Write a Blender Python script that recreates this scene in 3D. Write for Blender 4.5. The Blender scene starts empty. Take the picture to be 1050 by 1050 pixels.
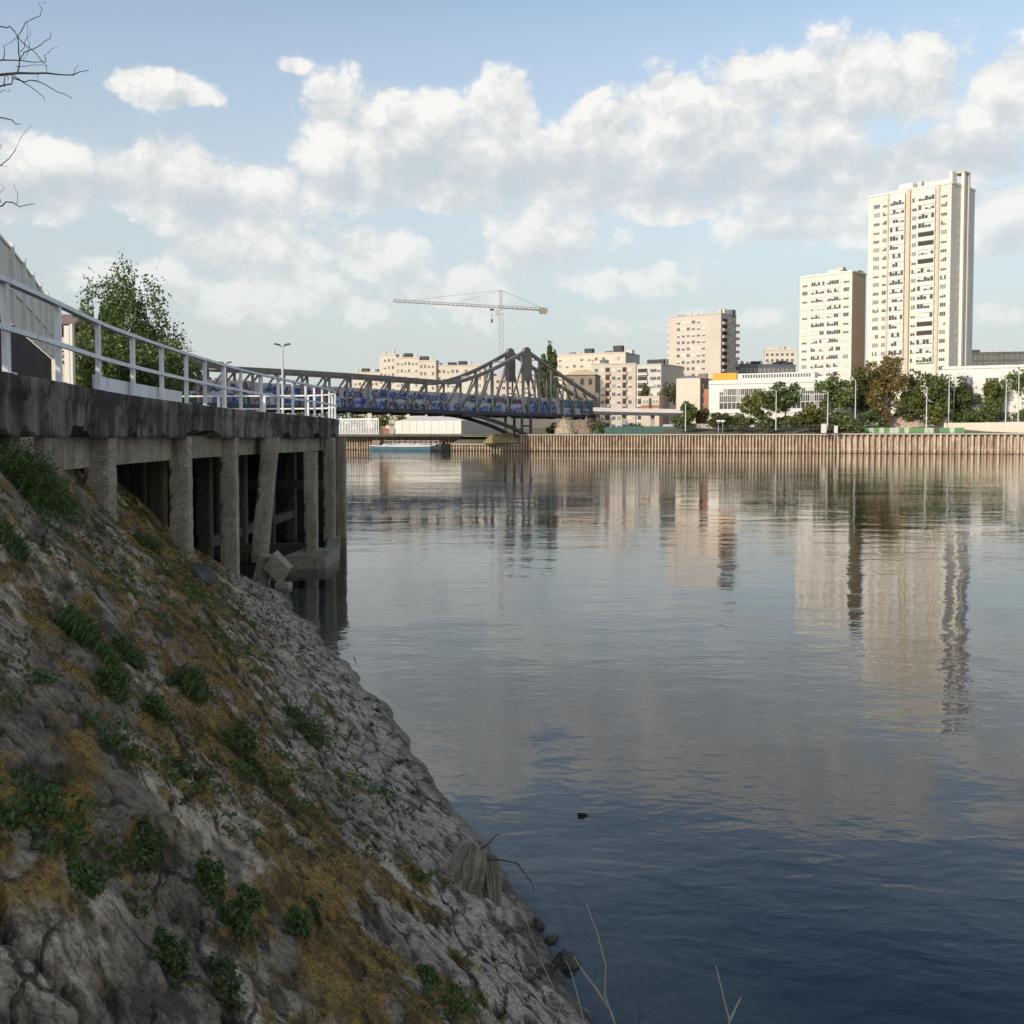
import bpy, math, random
import numpy as np
from mathutils import Vector, Matrix

random.seed(7)
RNG = np.random.default_rng(11)
scene = bpy.context.scene
COL = scene.collection
F = 1090.0            # focal length in pixels of the 1050 px photograph
H = 3.9               # eye height above the water
PITCH = math.radians(2.5)
PY = 449 + F * math.tan(PITCH)
CP, SP = math.cos(PITCH), math.sin(PITCH)
R = math.radians


def at(x, y, Y):
    """world point seen at photo pixel (x, y) at distance Y in front of the camera"""
    a = (x - 525) / F
    b = (PY - y) / F
    dy = CP + b * SP
    dz = -SP + b * CP
    t = Y / dy
    return Vector((a * t, Y, H + dz * t))


def ratio(x, y=449):
    b = (PY - y) / F
    return ((x - 525) / F) / (CP + b * SP)


# ------------------------------------------------------------------ noise
def _hash(xi, yi, seed):
    h = (xi * 374761393 + yi * 668265263 + seed * 1274126177) & 0xFFFFFFFF
    h = ((h ^ (h >> 13)) * 1274126177) & 0xFFFFFFFF
    h = h ^ (h >> 16)
    return (h & 0xFFFFFF) / float(0x1000000)


def vnoise(x, y, seed=0):
    x = np.asarray(x, float); y = np.asarray(y, float)
    xi = np.floor(x).astype(np.int64); yi = np.floor(y).astype(np.int64)
    fx = x - xi; fy = y - yi
    u = fx * fx * fx * (fx * (fx * 6 - 15) + 10); v = fy * fy * fy * (fy * (fy * 6 - 15) + 10)
    a = _hash(xi, yi, seed); b = _hash(xi + 1, yi, seed)
    c = _hash(xi, yi + 1, seed); d = _hash(xi + 1, yi + 1, seed)
    return (a * (1 - u) + b * u) * (1 - v) + (c * (1 - u) + d * u) * v


def fbm(x, y, octv=4, seed=0, gain=0.5):
    s = 0; amp = 1; tot = 0
    for i in range(octv):
        s = s + amp * vnoise(x * 2 ** i + i * 17.3, y * 2 ** i - i * 9.1, seed + i)
        tot += amp; amp *= gain
    return s / tot


def worley(x, y, seed=0):
    xi = np.floor(x).astype(np.int64); yi = np.floor(y).astype(np.int64)
    f1 = np.full(x.shape, 9.0); f2 = np.full(x.shape, 9.0); cid = np.zeros(x.shape)
    for dx in (-1, 0, 1):
        for dy in (-1, 0, 1):
            cx = xi + dx; cy = yi + dy
            px = cx + _hash(cx, cy, seed); py = cy + _hash(cx, cy, seed + 1)
            d = np.hypot(x - px, y - py)
            idn = _hash(cx, cy, seed + 2)
            new = d < f1
            f2 = np.where(new, f1, np.minimum(f2, d))
            cid = np.where(new, idn, cid)
            f1 = np.where(new, d, f1)
    return f1, f2, cid


def facets(x, y, seed=0):
    """nearest-cell planes: every cell is a flat facet with its own tilt and height (-0.5..0.5)"""
    xi = np.floor(x).astype(np.int64); yi = np.floor(y).astype(np.int64)
    f1 = np.full(x.shape, 9.0); h = np.zeros(x.shape)
    for dx in (-1, 0, 1):
        for dy in (-1, 0, 1):
            cx = xi + dx; cy = yi + dy
            ax = x - cx - _hash(cx, cy, seed); ay = y - cy - _hash(cx, cy, seed + 1)
            d = np.hypot(ax, ay)
            pl = (_hash(cx, cy, seed + 2) - .5) + ax * 1.3 * (_hash(cx, cy, seed + 3) - .5) + ay * 1.6 * (_hash(cx, cy, seed + 4) - .5)
            h = np.where(d < f1, pl, h); f1 = np.minimum(f1, d)
    return h


def sstep(a, b, x):
    t = np.clip((x - a) / (b - a), 0, 1)
    return t * t * (3 - 2 * t)


# ------------------------------------------------------------------ objects
def worldloc(o):
    v = Vector((0, 0, 0))
    while o is not None:
        v = v + o.location
        o = o.parent
    return v


def tag(o, label=None, cat=None, group=None, kind=None):
    if label: o['label'] = label
    if cat: o['category'] = cat
    if group: o['group'] = group
    if kind: o['kind'] = kind
    return o


def thing(name, label, cat, loc, group=None):
    o = bpy.data.objects.new(name, None)
    COL.objects.link(o)
    o.location = loc
    return tag(o, label, cat, group)


class MB:
    def __init__(self):
        self.v = []; self.f = []; self.m = []

    def add(self, verts, faces, mi=0):
        n = len(self.v)
        self.v.extend([tuple(p) for p in verts])
        for q in faces:
            self.f.append(tuple(i + n for i in q)); self.m.append(mi)

    def hexa(self, p, mi=0):
        """eight corners: bottom ring 0-3, top ring 4-7"""
        self.add(p, [(3, 2, 1, 0), (4, 5, 6, 7), (0, 1, 5, 4), (1, 2, 6, 5), (2, 3, 7, 6), (3, 0, 4, 7)], mi)

    def box(self, c, s, rz=0, mi=0):
        cx, cy, cz = c; sx, sy, sz = s[0] / 2, s[1] / 2, s[2] / 2
        ca, sa = math.cos(rz), math.sin(rz)
        p = []
        for z in (-sz, sz):
            for x, y in ((-sx, -sy), (sx, -sy), (sx, sy), (-sx, sy)):
                p.append((cx + x * ca - y * sa, cy + x * sa + y * ca, cz + z))
        self.hexa(p, mi)

    def beam(self, p, q, w, h, mi=0, up=(0, 0, 1)):
        p = Vector(p); q = Vector(q)
        d = (q - p)
        if d.length < 1e-6: return
        d.normalize()
        u = Vector(up)
        if abs(d.dot(u)) > 0.98: u = Vector((0, 1, 0)) if abs(d.y) < .9 else Vector((1, 0, 0))
        s = d.cross(u).normalized(); u = s.cross(d).normalized()
        r = [-s * w / 2 - u * h / 2, s * w / 2 - u * h / 2, s * w / 2 + u * h / 2, -s * w / 2 + u * h / 2]
        self.hexa([p + a for a in r] + [q + a for a in r], mi)

    def tube(self, pts, rad, n=6, mi=0, cap=True):
        pts = [Vector(p) for p in pts]
        if not hasattr(rad, '__len__'): rad = [rad] * len(pts)
        base = len(self.v)
        ref = Vector((0.3, 0.1, 1)).normalized()
        for i, p in enumerate(pts):
            d = (pts[min(i + 1, len(pts) - 1)] - pts[max(i - 1, 0)])
            d = d.normalized() if d.length > 1e-9 else Vector((0, 0, 1))
            rr = ref if abs(d.dot(ref)) < .95 else Vector((1, 0, 0))
            a = d.cross(rr).normalized(); b = d.cross(a).normalized()
            for k in range(n):
                t = 2 * math.pi * k / n
                self.v.append(tuple(p + (a * math.cos(t) + b * math.sin(t)) * rad[i]))
        for i in range(len(pts) - 1):
            for k in range(n):
                k2 = (k + 1) % n
                self.f.append((base + i * n + k, base + i * n + k2, base + (i + 1) * n + k2, base + (i + 1) * n + k)); self.m.append(mi)
        if cap:
            self.f.append(tuple(base + k for k in range(n))[::-1]); self.m.append(mi)
            e = base + (len(pts) - 1) * n
            self.f.append(tuple(e + k for k in range(n))); self.m.append(mi)

    def prism(self, poly, z0, z1, mi=0):
        n = len(poly)
        v = [(p[0], p[1], z0) for p in poly] + [(p[0], p[1], z1) for p in poly]
        f = [tuple(range(n))[::-1], tuple(range(n, 2 * n))]
        for i in range(n):
            j = (i + 1) % n
            f.append((i, j, n + j, n + i))
        self.add(v, f, mi)

    def build(self, name, mats, parent=None, smooth=False, origin=None):
        if not isinstance(mats, (list, tuple)): mats = [mats]
        if parent is not None: org = worldloc(parent)
        elif origin is not None: org = Vector(origin)
        else:
            a = np.array(self.v); org = Vector((a[:, 0].mean(), a[:, 1].mean(), a[:, 2].min()))
        me = bpy.data.meshes.new(name)
        a = np.array(self.v, float) - np.array(org)
        me.from_pydata(a.tolist(), [], self.f)
        for m in mats: me.materials.append(m)
        me.polygons.foreach_set('material_index', self.m)
        if smooth: me.polygons.foreach_set('use_smooth', [True] * len(self.f))
        me.update()
        o = bpy.data.objects.new(name, me)
        COL.objects.link(o)
        if parent is not None: o.parent = parent
        else: o.location = org
        return o


def np_mesh(name, verts, quads, mat, parent=None, origin=None, smooth=False, attrs=None):
    verts = np.asarray(verts, float); quads = np.asarray(quads, np.int32)
    k = quads.shape[1]
    org = worldloc(parent) if parent is not None else Vector(origin if origin is not None else (0, 0, 0))
    me = bpy.data.meshes.new(name)
    n = len(verts); m = len(quads)
    me.vertices.add(n); me.vertices.foreach_set('co', (verts - np.array(org)).astype(np.float32).ravel())
    me.loops.add(m * k); me.loops.foreach_set('vertex_index', quads.ravel())
    me.polygons.add(m); me.polygons.foreach_set('loop_start', np.arange(0, m * k, k, dtype=np.int32))
    me.update(calc_edges=True)
    if smooth: me.polygons.foreach_set('use_smooth', [True] * m)
    me.materials.append(mat)
    for key, val in (attrs or {}).items():
        at_ = me.attributes.new(key, 'FLOAT', 'POINT'); at_.data.foreach_set('value', np.asarray(val, np.float32).ravel())
    o = bpy.data.objects.new(name, me); COL.objects.link(o)
    if parent is not None: o.parent = parent
    else: o.location = org
    return o


def grid_quads(nr, nc):
    i = np.arange(nr * nc).reshape(nr, nc)
    return np.stack([i[:-1, :-1], i[:-1, 1:], i[1:, 1:], i[1:, :-1]], -1).reshape(-1, 4)


# ------------------------------------------------------------------ materials
class NT:
    def __init__(self, name):
        self.mat = bpy.data.materials.new(name); self.mat.use_nodes = True
        self.t = self.mat.node_tree; self.t.nodes.clear()
        self.out = self.t.nodes.new('ShaderNodeOutputMaterial')

    def n(self, kind, **kw):
        nd = self.t.nodes.new(kind)
        for k, v in kw.items(): setattr(nd, k, v)
        return nd

    def link(self, a, b): self.t.links.new(a, b)

    def setv(self, sock, v):
        if isinstance(v, bpy.types.NodeSocket): self.link(v, sock)
        elif isinstance(v, (tuple, list)) and len(v) == 3 and sock.type == 'RGBA': sock.default_value = (*v, 1)
        else: sock.default_value = v

    def math(self, op, a, b=0.0, c=None, clamp=False):
        nd = self.n('ShaderNodeMath', operation=op, use_clamp=clamp)
        self.setv(nd.inputs[0], a); self.setv(nd.inputs[1], b)
        if c is not None: self.setv(nd.inputs[2], c)
        return nd.outputs[0]

    def mix(self, fac, a, b, blend='MIX'):
        nd = self.n('ShaderNodeMix', data_type='RGBA', blend_type=blend)
        self.setv(nd.inputs[0], fac); self.setv(nd.inputs[6], a); self.setv(nd.inputs[7], b)
        return nd.outputs[2]

    def coords(self, scale=(1, 1, 1), kind='Object', loc=(0, 0, 0), rot=(0, 0, 0)):
        tc = self.n('ShaderNodeTexCoord'); mp = self.n('ShaderNodeMapping')
        mp.inputs['Scale'].default_value = scale; mp.inputs['Location'].default_value = loc
        mp.inputs['Rotation'].default_value = rot
        self.link(tc.outputs[kind], mp.inputs['Vector'])
        return mp.outputs[0]

    def worldpos(self, scale=(1, 1, 1)):
        g = self.n('ShaderNodeNewGeometry'); mp = self.n('ShaderNodeMapping')
        mp.inputs['Scale'].default_value = scale
        self.link(g.outputs['Position'], mp.inputs['Vector'])
        return mp.outputs[0]

    def noise(self, vec, scale=1.0, detail=4, rough=0.55, dist=0.0, dims='3D'):
        nd = self.n('ShaderNodeTexNoise'); nd.noise_dimensions = dims
        nd.inputs['Scale'].default_value = scale; nd.inputs['Detail'].default_value = detail
        nd.inputs['Roughness'].default_value = rough; nd.inputs['Distortion'].default_value = dist
        self.link(vec, nd.inputs['Vector'])
        return nd.outputs['Fac']

    def ramp(self, fac, stops, interp='LINEAR'):
        nd = self.n('ShaderNodeValToRGB'); nd.color_ramp.interpolation = interp
        els = nd.color_ramp.elements
        while len(els) < len(stops): els.new(0.5)
        for e, (p, c) in zip(els, stops):
            e.position = p
            e.color = (c, c, c, 1) if not hasattr(c, '__len__') else (*c, 1)
        self.link(fac, nd.inputs[0])
        return nd.outputs[0]

    def attr(self, name):
        nd = self.n('ShaderNodeAttribute'); nd.attribute_name = name
        return nd.outputs['Fac']

    def bump(self, h, dist=0.02, strength=1.0):
        nd = self.n('ShaderNodeBump'); nd.inputs['Distance'].default_value = dist
        nd.inputs['Strength'].default_value = strength
        self.link(h, nd.inputs['Height'])
        return nd.outputs[0]

    def principled(self, color, rough=0.8, metal=0.0, normal=None, spec=0.3, **kw):
        p = self.n('ShaderNodeBsdfPrincipled')
        self.setv(p.inputs['Base Color'], color); self.setv(p.inputs['Roughness'], rough)
        p.inputs['Metallic'].default_value = metal; p.inputs['Specular IOR Level'].default_value = spec
        if normal is not None: self.link(normal, p.inputs['Normal'])
        for k, v in kw.items(): self.setv(p.inputs[k], v)
        self.link(p.outputs[0], self.out.inputs['Surface'])
        return p


def mat_wall(name, c1, c2, scale=0.25, rough=0.85, streak=0.0, streakcol=(0.1, 0.09, 0.08), fine=6.0, bump=0.0, sscale=(1.2, 1.2, 0.06)):
    t = NT(name)
    w = t.worldpos()
    a = t.noise(w, scale, 5, 0.6); b = t.noise(w, fine, 4, 0.6)
    f = t.math('ADD', t.math('MULTIPLY', a, 0.65), t.math('MULTIPLY', b, 0.35))
    col = t.mix(t.ramp(f, [(0.35, 0), (0.65, 1)]), c1, c2)
    if streak:
        s = t.noise(t.worldpos(sscale), 1.0, 5, 0.65)
        s = t.ramp(s, [(0.48, 0), (0.68, 1)])
        col = t.mix(t.math('MULTIPLY', s, streak), col, streakcol)
    nrm = t.bump(b, bump) if bump else None
    t.principled(col, rough, normal=nrm, spec=0.2)
    return t.mat


def mat_plain(name, c, rough=0.5, metal=0.0, var=0.18, scale=3.0):
    t = NT(name)
    n = t.noise(t.worldpos(), scale, 4, 0.6)
    col = t.mix(t.ramp(n, [(0.35, 0), (0.7, 1)]), c, tuple(x * (1 - var) for x in c))
    t.principled(col, rough, metal, spec=0.35)
    return t.mat


def mat_leaf(name, c1, c2, c3=None, trans=0.35):
    t = NT(name)
    g = t.n('ShaderNodeNewGeometry')
    big = t.noise(t.worldpos(), 0.55, 3, 0.5)
    r = g.outputs['Random Per Island']
    col = t.mix(r, c1, c2)
    if c3 is not None: col = t.mix(t.ramp(big, [(0.45, 0), (0.62, 1)]), col, c3)
    d = t.n('ShaderNodeBsdfDiffuse'); tr = t.n('ShaderNodeBsdfTranslucent')
    t.setv(d.inputs[0], col); t.setv(tr.inputs[0], col)
    ms = t.n('ShaderNodeMixShader'); ms.inputs[0].default_value = trans
    t.link(d.outputs[0], ms.inputs[1]); t.link(tr.outputs[0], ms.inputs[2])
    gl = t.n('ShaderNodeBsdfGlossy'); gl.inputs['Roughness'].default_value = 0.45
    gl.inputs[0].default_value = (0.8, 0.85, 0.8, 1)
    m2 = t.n('ShaderNodeMixShader'); m2.inputs[0].default_value = 0.03
    t.link(ms.outputs[0], m2.inputs[1]); t.link(gl.outputs[0], m2.inputs[2])
    t.link(m2.outputs[0], t.out.inputs['Surface'])
    return t.mat


def mat_glass(name, c=(0.06, 0.064, 0.068), rough=0.08):
    t = NT(name)
    n = t.noise(t.worldpos(), 0.35, 2)
    col = t.mix(n, tuple(x * 0.5 for x in c), tuple(x * 1.6 for x in c))
    t.principled(col, rough, 0.0, spec=0.5)
    return t.mat


M = {}
M['glass'] = mat_glass('window_glass')
M['glass_grey'] = mat_glass('curtained_glass', (0.22, 0.22, 0.21), 0.3)
M['frame'] = mat_plain('window_frame_white', (0.62, 0.6, 0.56), 0.5)
M['shutter'] = mat_plain('shutter_cream', (0.66, 0.63, 0.56), 0.6)
M['shutter_grey'] = mat_plain('shutter_grey', (0.36, 0.36, 0.36), 0.6)
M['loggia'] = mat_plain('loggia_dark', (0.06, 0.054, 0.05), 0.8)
M['tower'] = mat_wall('tower_render', (0.61, 0.575, 0.51), (0.67, 0.64, 0.575), 0.12, streak=0.12, streakcol=(0.5, 0.43, 0.33))
M['tower_strip'] = mat_wall('tower_pilaster', (0.52, 0.45, 0.34), (0.58, 0.5, 0.39), 0.12, streak=0.1, streakcol=(0.45, 0.36, 0.25))
M['tower_white'] = mat_wall('tower_spandrel', (0.68, 0.645, 0.575), (0.74, 0.705, 0.635), 0.12, streak=0.12, streakcol=(0.55, 0.5, 0.42))
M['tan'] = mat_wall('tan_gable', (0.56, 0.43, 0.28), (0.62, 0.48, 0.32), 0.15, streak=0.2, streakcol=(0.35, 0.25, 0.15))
M['pink'] = mat_wall('pinkish_render', (0.51, 0.45, 0.385), (0.57, 0.51, 0.445), 0.15, streak=0.12, streakcol=(0.4, 0.33, 0.28))
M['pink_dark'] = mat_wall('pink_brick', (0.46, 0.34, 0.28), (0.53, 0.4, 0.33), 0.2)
M['cream'] = mat_wall('cream_render', (0.56, 0.5, 0.41), (0.62, 0.56, 0.47), 0.15, streak=0.15, streakcol=(0.45, 0.38, 0.3))
M['greyrender'] = mat_wall('grey_render', (0.5, 0.48, 0.45), (0.58, 0.55, 0.52), 0.15, streak=0.15, streakcol=(0.32, 0.3, 0.28))
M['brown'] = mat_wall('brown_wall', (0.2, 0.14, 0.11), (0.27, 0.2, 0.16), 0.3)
M['white'] = mat_wall('white_panel', (0.64, 0.62, 0.585), (0.7, 0.68, 0.64), 0.1, streak=0.08, streakcol=(0.55, 0.52, 0.47))
M['orange'] = mat_plain('orange_cladding', (0.72, 0.33, 0.03), 0.6, var=0.08)
M['roofgrey'] = mat_wall('zinc_roof', (0.13, 0.13, 0.15), (0.2, 0.2, 0.22), 0.3, 0.6)
M['roofdark'] = mat_plain('dark_roof', (0.06, 0.06, 0.065), 0.7)
M['redbrick'] = mat_wall('red_brick', (0.33, 0.13, 0.08), (0.42, 0.2, 0.13), 0.4)
M['steel'] = mat_wall('bridge_steel', (0.17, 0.156, 0.142), (0.26, 0.238, 0.218), 0.5, 0.75, streak=0.45, streakcol=(0.12, 0.09, 0.075), sscale=(0.7, 0.7, 0.15))
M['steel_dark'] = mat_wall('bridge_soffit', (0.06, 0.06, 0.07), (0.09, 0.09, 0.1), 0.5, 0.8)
M['concrete'] = mat_wall('pale_concrete', (0.36, 0.34, 0.31), (0.45, 0.43, 0.4), 0.4, streak=0.25, streakcol=(0.2, 0.18, 0.16))
M['railwhite'] = mat_wall('white_paint', (0.78, 0.78, 0.78), (0.84, 0.84, 0.84), 1.5, 0.5, streak=0.4, streakcol=(0.27, 0.22, 0.18), sscale=(6, 6, 1.2))
M['pole'] = mat_plain('galvanised_pole', (0.55, 0.56, 0.56), 0.45)
M['darkmetal'] = mat_plain('dark_metal', (0.05, 0.05, 0.055), 0.5)
M['bark'] = mat_wall('bark', (0.09, 0.07, 0.05), (0.15, 0.12, 0.09), 3.0, 0.9)
M['bark_thin'] = mat_wall('twig_bark', (0.035, 0.028, 0.025), (0.06, 0.05, 0.045), 5.0, 0.9)
M['leaf_green'] = mat_leaf('leaves_green', (0.09, 0.14, 0.042), (0.17, 0.22, 0.065), (0.14, 0.165, 0.055))
M['leaf_dark'] = mat_leaf('leaves_dark', (0.08, 0.125, 0.04), (0.145, 0.195, 0.065), (0.12, 0.145, 0.055))
M['leaf_yellow'] = mat_leaf('leaves_yellowgreen', (0.14, 0.16, 0.04), (0.22, 0.21, 0.06), (0.10, 0.14, 0.04))
M['leaf_autumn'] = mat_leaf('leaves_autumn', (0.2, 0.135, 0.045), (0.28, 0.19, 0.065), (0.17, 0.15, 0.05))
M['leaf_rust'] = mat_leaf('leaves_rust', (0.2, 0.11, 0.065), (0.27, 0.15, 0.09), (0.15, 0.13, 0.06))
M['leaf_olive'] = mat_leaf('leaves_olive', (0.11, 0.115, 0.045), (0.18, 0.17, 0.065), (0.09, 0.11, 0.04))
M['weed'] = mat_leaf('weed_leaves', (0.06, 0.11, 0.027), (0.13, 0.19, 0.05), (0.10, 0.125, 0.04), 0.3)
M['weed_dry'] = mat_leaf('weed_dry', (0.11, 0.095, 0.035), (0.19, 0.145, 0.05), (0.09, 0.07, 0.03), 0.25)
M['tree_near'] = mat_leaf('leaves_near_tree', (0.06, 0.105, 0.028), (0.13, 0.18, 0.05), (0.10, 0.135, 0.04))
M['moss'] = mat_leaf('moss_tufts', (0.15, 0.115, 0.04), (0.28, 0.20, 0.06), (0.12, 0.12, 0.045), 0.2)
# ================================================================== camera, light, sky
cam_d = bpy.data.cameras.new('camera'); cam = bpy.data.objects.new('camera', cam_d); COL.objects.link(cam)
cam.location = (0, 0, H); cam.rotation_euler = (math.pi / 2 - PITCH, 0, 0)
cam_d.sensor_width = 36; cam_d.lens = 36 * F / 1050
cam_d.shift_y = -(525 - PY) / 1050
cam_d.clip_start = 0.1; cam_d.clip_end = 6000
scene.camera = cam
vs = scene.view_settings
vs.view_transform = 'Standard'; vs.look = 'None'; vs.gamma = 1; vs.exposure = 0.5
scene.cycles.use_denoising = True
scene.cycles.max_bounces = 8; scene.cycles.transparent_max_bounces = 12
scene.cycles.sample_clamp_indirect = 6

SUN_EL = R(21); sx, sy = -0.66, -0.75
sd = Vector((sx * math.cos(SUN_EL), sy * math.cos(SUN_EL), math.sin(SUN_EL)))
sun_d = bpy.data.lights.new('sun', 'SUN'); sun = bpy.data.objects.new('sun', sun_d); COL.objects.link(sun)
sun_d.energy = 2.25; sun_d.angle = R(0.5); sun_d.color = (1.0, 0.915, 0.79)
sun.rotation_euler = sd.to_track_quat('Z', 'Y').to_euler()
sun.location = (-60, -45, 40)

world = bpy.data.worlds.new('World'); scene.world = world; world.use_nodes = True
world.cycles.sampling_method = 'MANUAL'; world.cycles.sample_map_resolution = 512
W = NT.__new__(NT); W.t = world.node_tree; W.t.nodes.clear(); W.mat = world
W.out = W.n('ShaderNodeOutputWorld')
bg = W.n('ShaderNodeBackground'); bg.inputs['Strength'].default_value = 0.15
W.link(bg.outputs[0], W.out.inputs['Surface'])
sky = W.n('ShaderNodeTexSky'); sky.sky_type = 'NISHITA'; sky.sun_disc = False
sky.sun_elevation = SUN_EL; sky.sun_rotation = math.atan2(sx, sy)
sky.air_density = 1.0; sky.dust_density = 2.2; sky.ozone_density = 1.3; sky.altitude = 40


def azel(x, y):
    p = at(x, y, 1.0); d = Vector((p.x, p.y, p.z - H)).normalized()
    return math.atan2(d.x, d.y), math.asin(d.z)


CLOUDS = [  # x, y, half width, half height, weight (pixels of the photograph)
    (625, 150, 62, 78, 1), (690, 125, 95, 78, 1), (760, 120, 85, 80, 1), (850, 112, 110, 82, 1), (935, 92, 85, 72, 1), (1040, 105, 90, 72, 1), (1160, 120, 110, 80, 1),
    (780, 165, 220, 55, 1), (960, 160, 180, 50, 1), (340, 132, 66, 72, 1), (420, 148, 120, 66, 1), (520, 118, 42, 62, 1), (540, 170, 120, 58, 1), (430, 185, 190, 46, 1), (640, 195, 120, 40, .9),
    (30, 180, 100, 58, 1), (150, 185, 120, 50, 1), (240, 192, 90, 42, .95), (-80, 175, 120, 60, 1),
    (165, 91, 62, 24, .95), (302, 67, 22, 15, .85), (255, 250, 115, 48, 1), (390, 258, 70, 36, .9), (560, 245, 100, 52, .95), (450, 300, 150, 40, .7), (270, 305, 130, 36, .7), (130, 280, 120, 40, .5),
    (690, 218, 50, 17, 1), (840, 192, 62, 21, 1), (845, 228, 125, 30, 1), (1030, 222, 75, 46, .9), (640, 290, 120, 26, .7), (1030, 320, 70, 22, .6), (700, 330, 120, 20, .5),
    (-420, 120, 260, 90, 1), (1600, 150, 320, 90, 1), (1420, 250, 160, 40, .8), (-260, 260, 160, 40, .8)]

SHADES = [(770, 178, 230, 50, 1), (930, 165, 160, 42, .9), (1050, 160, 90, 40, .9), (640, 190, 110, 45, .8), (440, 178, 130, 48, .8), (545, 180, 90, 45, .7), (350, 190, 80, 34, .7), (160, 205, 170, 30, .8), (30, 200, 110, 34, .8),
          (260, 268, 110, 24, .5), (560, 272, 90, 28, .5), (165, 102, 60, 12, .35), (845, 240, 110, 14, .6), (1030, 248, 70, 26, .6), (870, 120, 40, 18, .35), (700, 120, 30, 20, .3)]


def ellipse_group(name, items, smoothing):
    grp = bpy.data.node_groups.new(name, 'ShaderNodeTree')
    grp.interface.new_socket('az', in_out='INPUT', socket_type='NodeSocketFloat')
    grp.interface.new_socket('el', in_out='INPUT', socket_type='NodeSocketFloat')
    grp.interface.new_socket('m', in_out='OUTPUT', socket_type='NodeSocketFloat')
    G = NT.__new__(NT); G.t = grp; G.mat = None
    gi = G.n('NodeGroupInput'); go = G.n('NodeGroupOutput')
    cvm = G.n('ShaderNodeCombineXYZ'); G.link(gi.outputs[0], cvm.inputs[0]); G.link(gi.outputs[1], cvm.inputs[1])
    best = None
    for it in items:
        a0, e0, ra, re, wt = it
        v1 = G.n('ShaderNodeVectorMath', operation='MULTIPLY_ADD'); G.link(cvm.outputs[0], v1.inputs[0])
        v1.inputs[1].default_value = (1 / ra, 1 / re, 0); v1.inputs[2].default_value = (-a0 / ra, -e0 / re, 0)
        v2 = G.n('ShaderNodeVectorMath', operation='LENGTH'); G.link(v1.outputs[0], v2.inputs[0])
        mk = G.math('MULTIPLY_ADD', v2.outputs['Value'], -wt, wt)
        best = mk if best is None else G.math('SMOOTH_MAX', best, mk, smoothing)
    G.link(best, go.inputs[0])
    return grp


def to_sky(items):
    out = []
    for (cx, cy, hw, hh, wt) in items:
        a0, e0 = azel(cx, cy); a1, _ = azel(cx + hw, cy); _, e1 = azel(cx, cy - hh)
        out.append((a0, e0, abs(a1 - a0), abs(e1 - e0), wt))
    return out


grp = ellipse_group('cloud_mask', to_sky(CLOUDS) + [(1.6, .35, .5, .16, 1), (2.5, .45, .45, .2, 1), (-2.4, .7, .5, .16, .9), (-1.5, .3, .35, .12, 1), (2.0, 1.0, .8, .2, 1), (3.0, .25, .4, .1, 1)], 0.25)  # extra clouds behind and overhead, added to turn the ambient light warm grey
grp_shade = ellipse_group('cloud_shade', to_sky(SHADES), 0.3)

tc = W.n('ShaderNodeTexCoord')
sep = W.n('ShaderNodeSeparateXYZ'); W.link(tc.outputs['Generated'], sep.inputs[0])
az = W.math('ARCTAN2', sep.outputs[0], sep.outputs[1])
el = W.math('ARCSINE', sep.outputs[2])


def cloud_density(az_, el_, detail=10):
    g = W.n('ShaderNodeGroup'); g.node_tree = grp
    W.link(az_, g.inputs[0]); W.link(el_, g.inputs[1])
    cv = W.n('ShaderNodeCombineXYZ'); W.link(az_, cv.inputs[0])
    W.link(W.math('MULTIPLY', el_, 1.2), cv.inputs[1])
    n1 = W.noise(cv.outputs[0], 8.0, detail, 0.56, 0.15, '2D')
    wv = W.n('ShaderNodeVectorMath', operation='MULTIPLY_ADD')
    nn = W.n('ShaderNodeTexNoise'); nn.noise_dimensions = '2D'; nn.inputs['Scale'].default_value = 22; nn.inputs['Detail'].default_value = 4
    W.link(cv.outputs[0], nn.inputs['Vector']); W.link(nn.outputs['Color'], wv.inputs[0])
    wv.inputs[1].default_value = (0.035, 0.035, 0); W.link(cv.outputs[0], wv.inputs[2])
    vo = W.n('ShaderNodeTexVoronoi'); vo.feature = 'F1'; vo.voronoi_dimensions = '2D'; vo.inputs['Scale'].default_value = 17
    vo.inputs['Detail'].default_value = 4.0; vo.inputs['Roughness'].default_value = 0.52; vo.inputs['Lacunarity'].default_value = 2.3
    W.link(wv.outputs[0], vo.inputs['Vector'])
    puff = W.math('SUBTRACT', 0.5, vo.outputs['Distance'])
    s = W.math('ADD', W.math('MULTIPLY', W.math('SUBTRACT', n1, 0.5), 1.0), W.math('MULTIPLY', puff, 0.55))
    return g.outputs[0], W.math('ADD', W.math('MULTIPLY', g.outputs[0], 1.15), s), s


def smooth(v, lo, hi, a=0.0, b=1.0):
    r_ = W.n('ShaderNodeMapRange'); r_.interpolation_type = 'SMOOTHSTEP'
    for k_, x_ in (('From Min', lo), ('From Max', hi), ('To Min', a), ('To Max', b)): r_.inputs[k_].default_value = x_
    W.link(v, r_.inputs['Value']); return r_.outputs[0]


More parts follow.
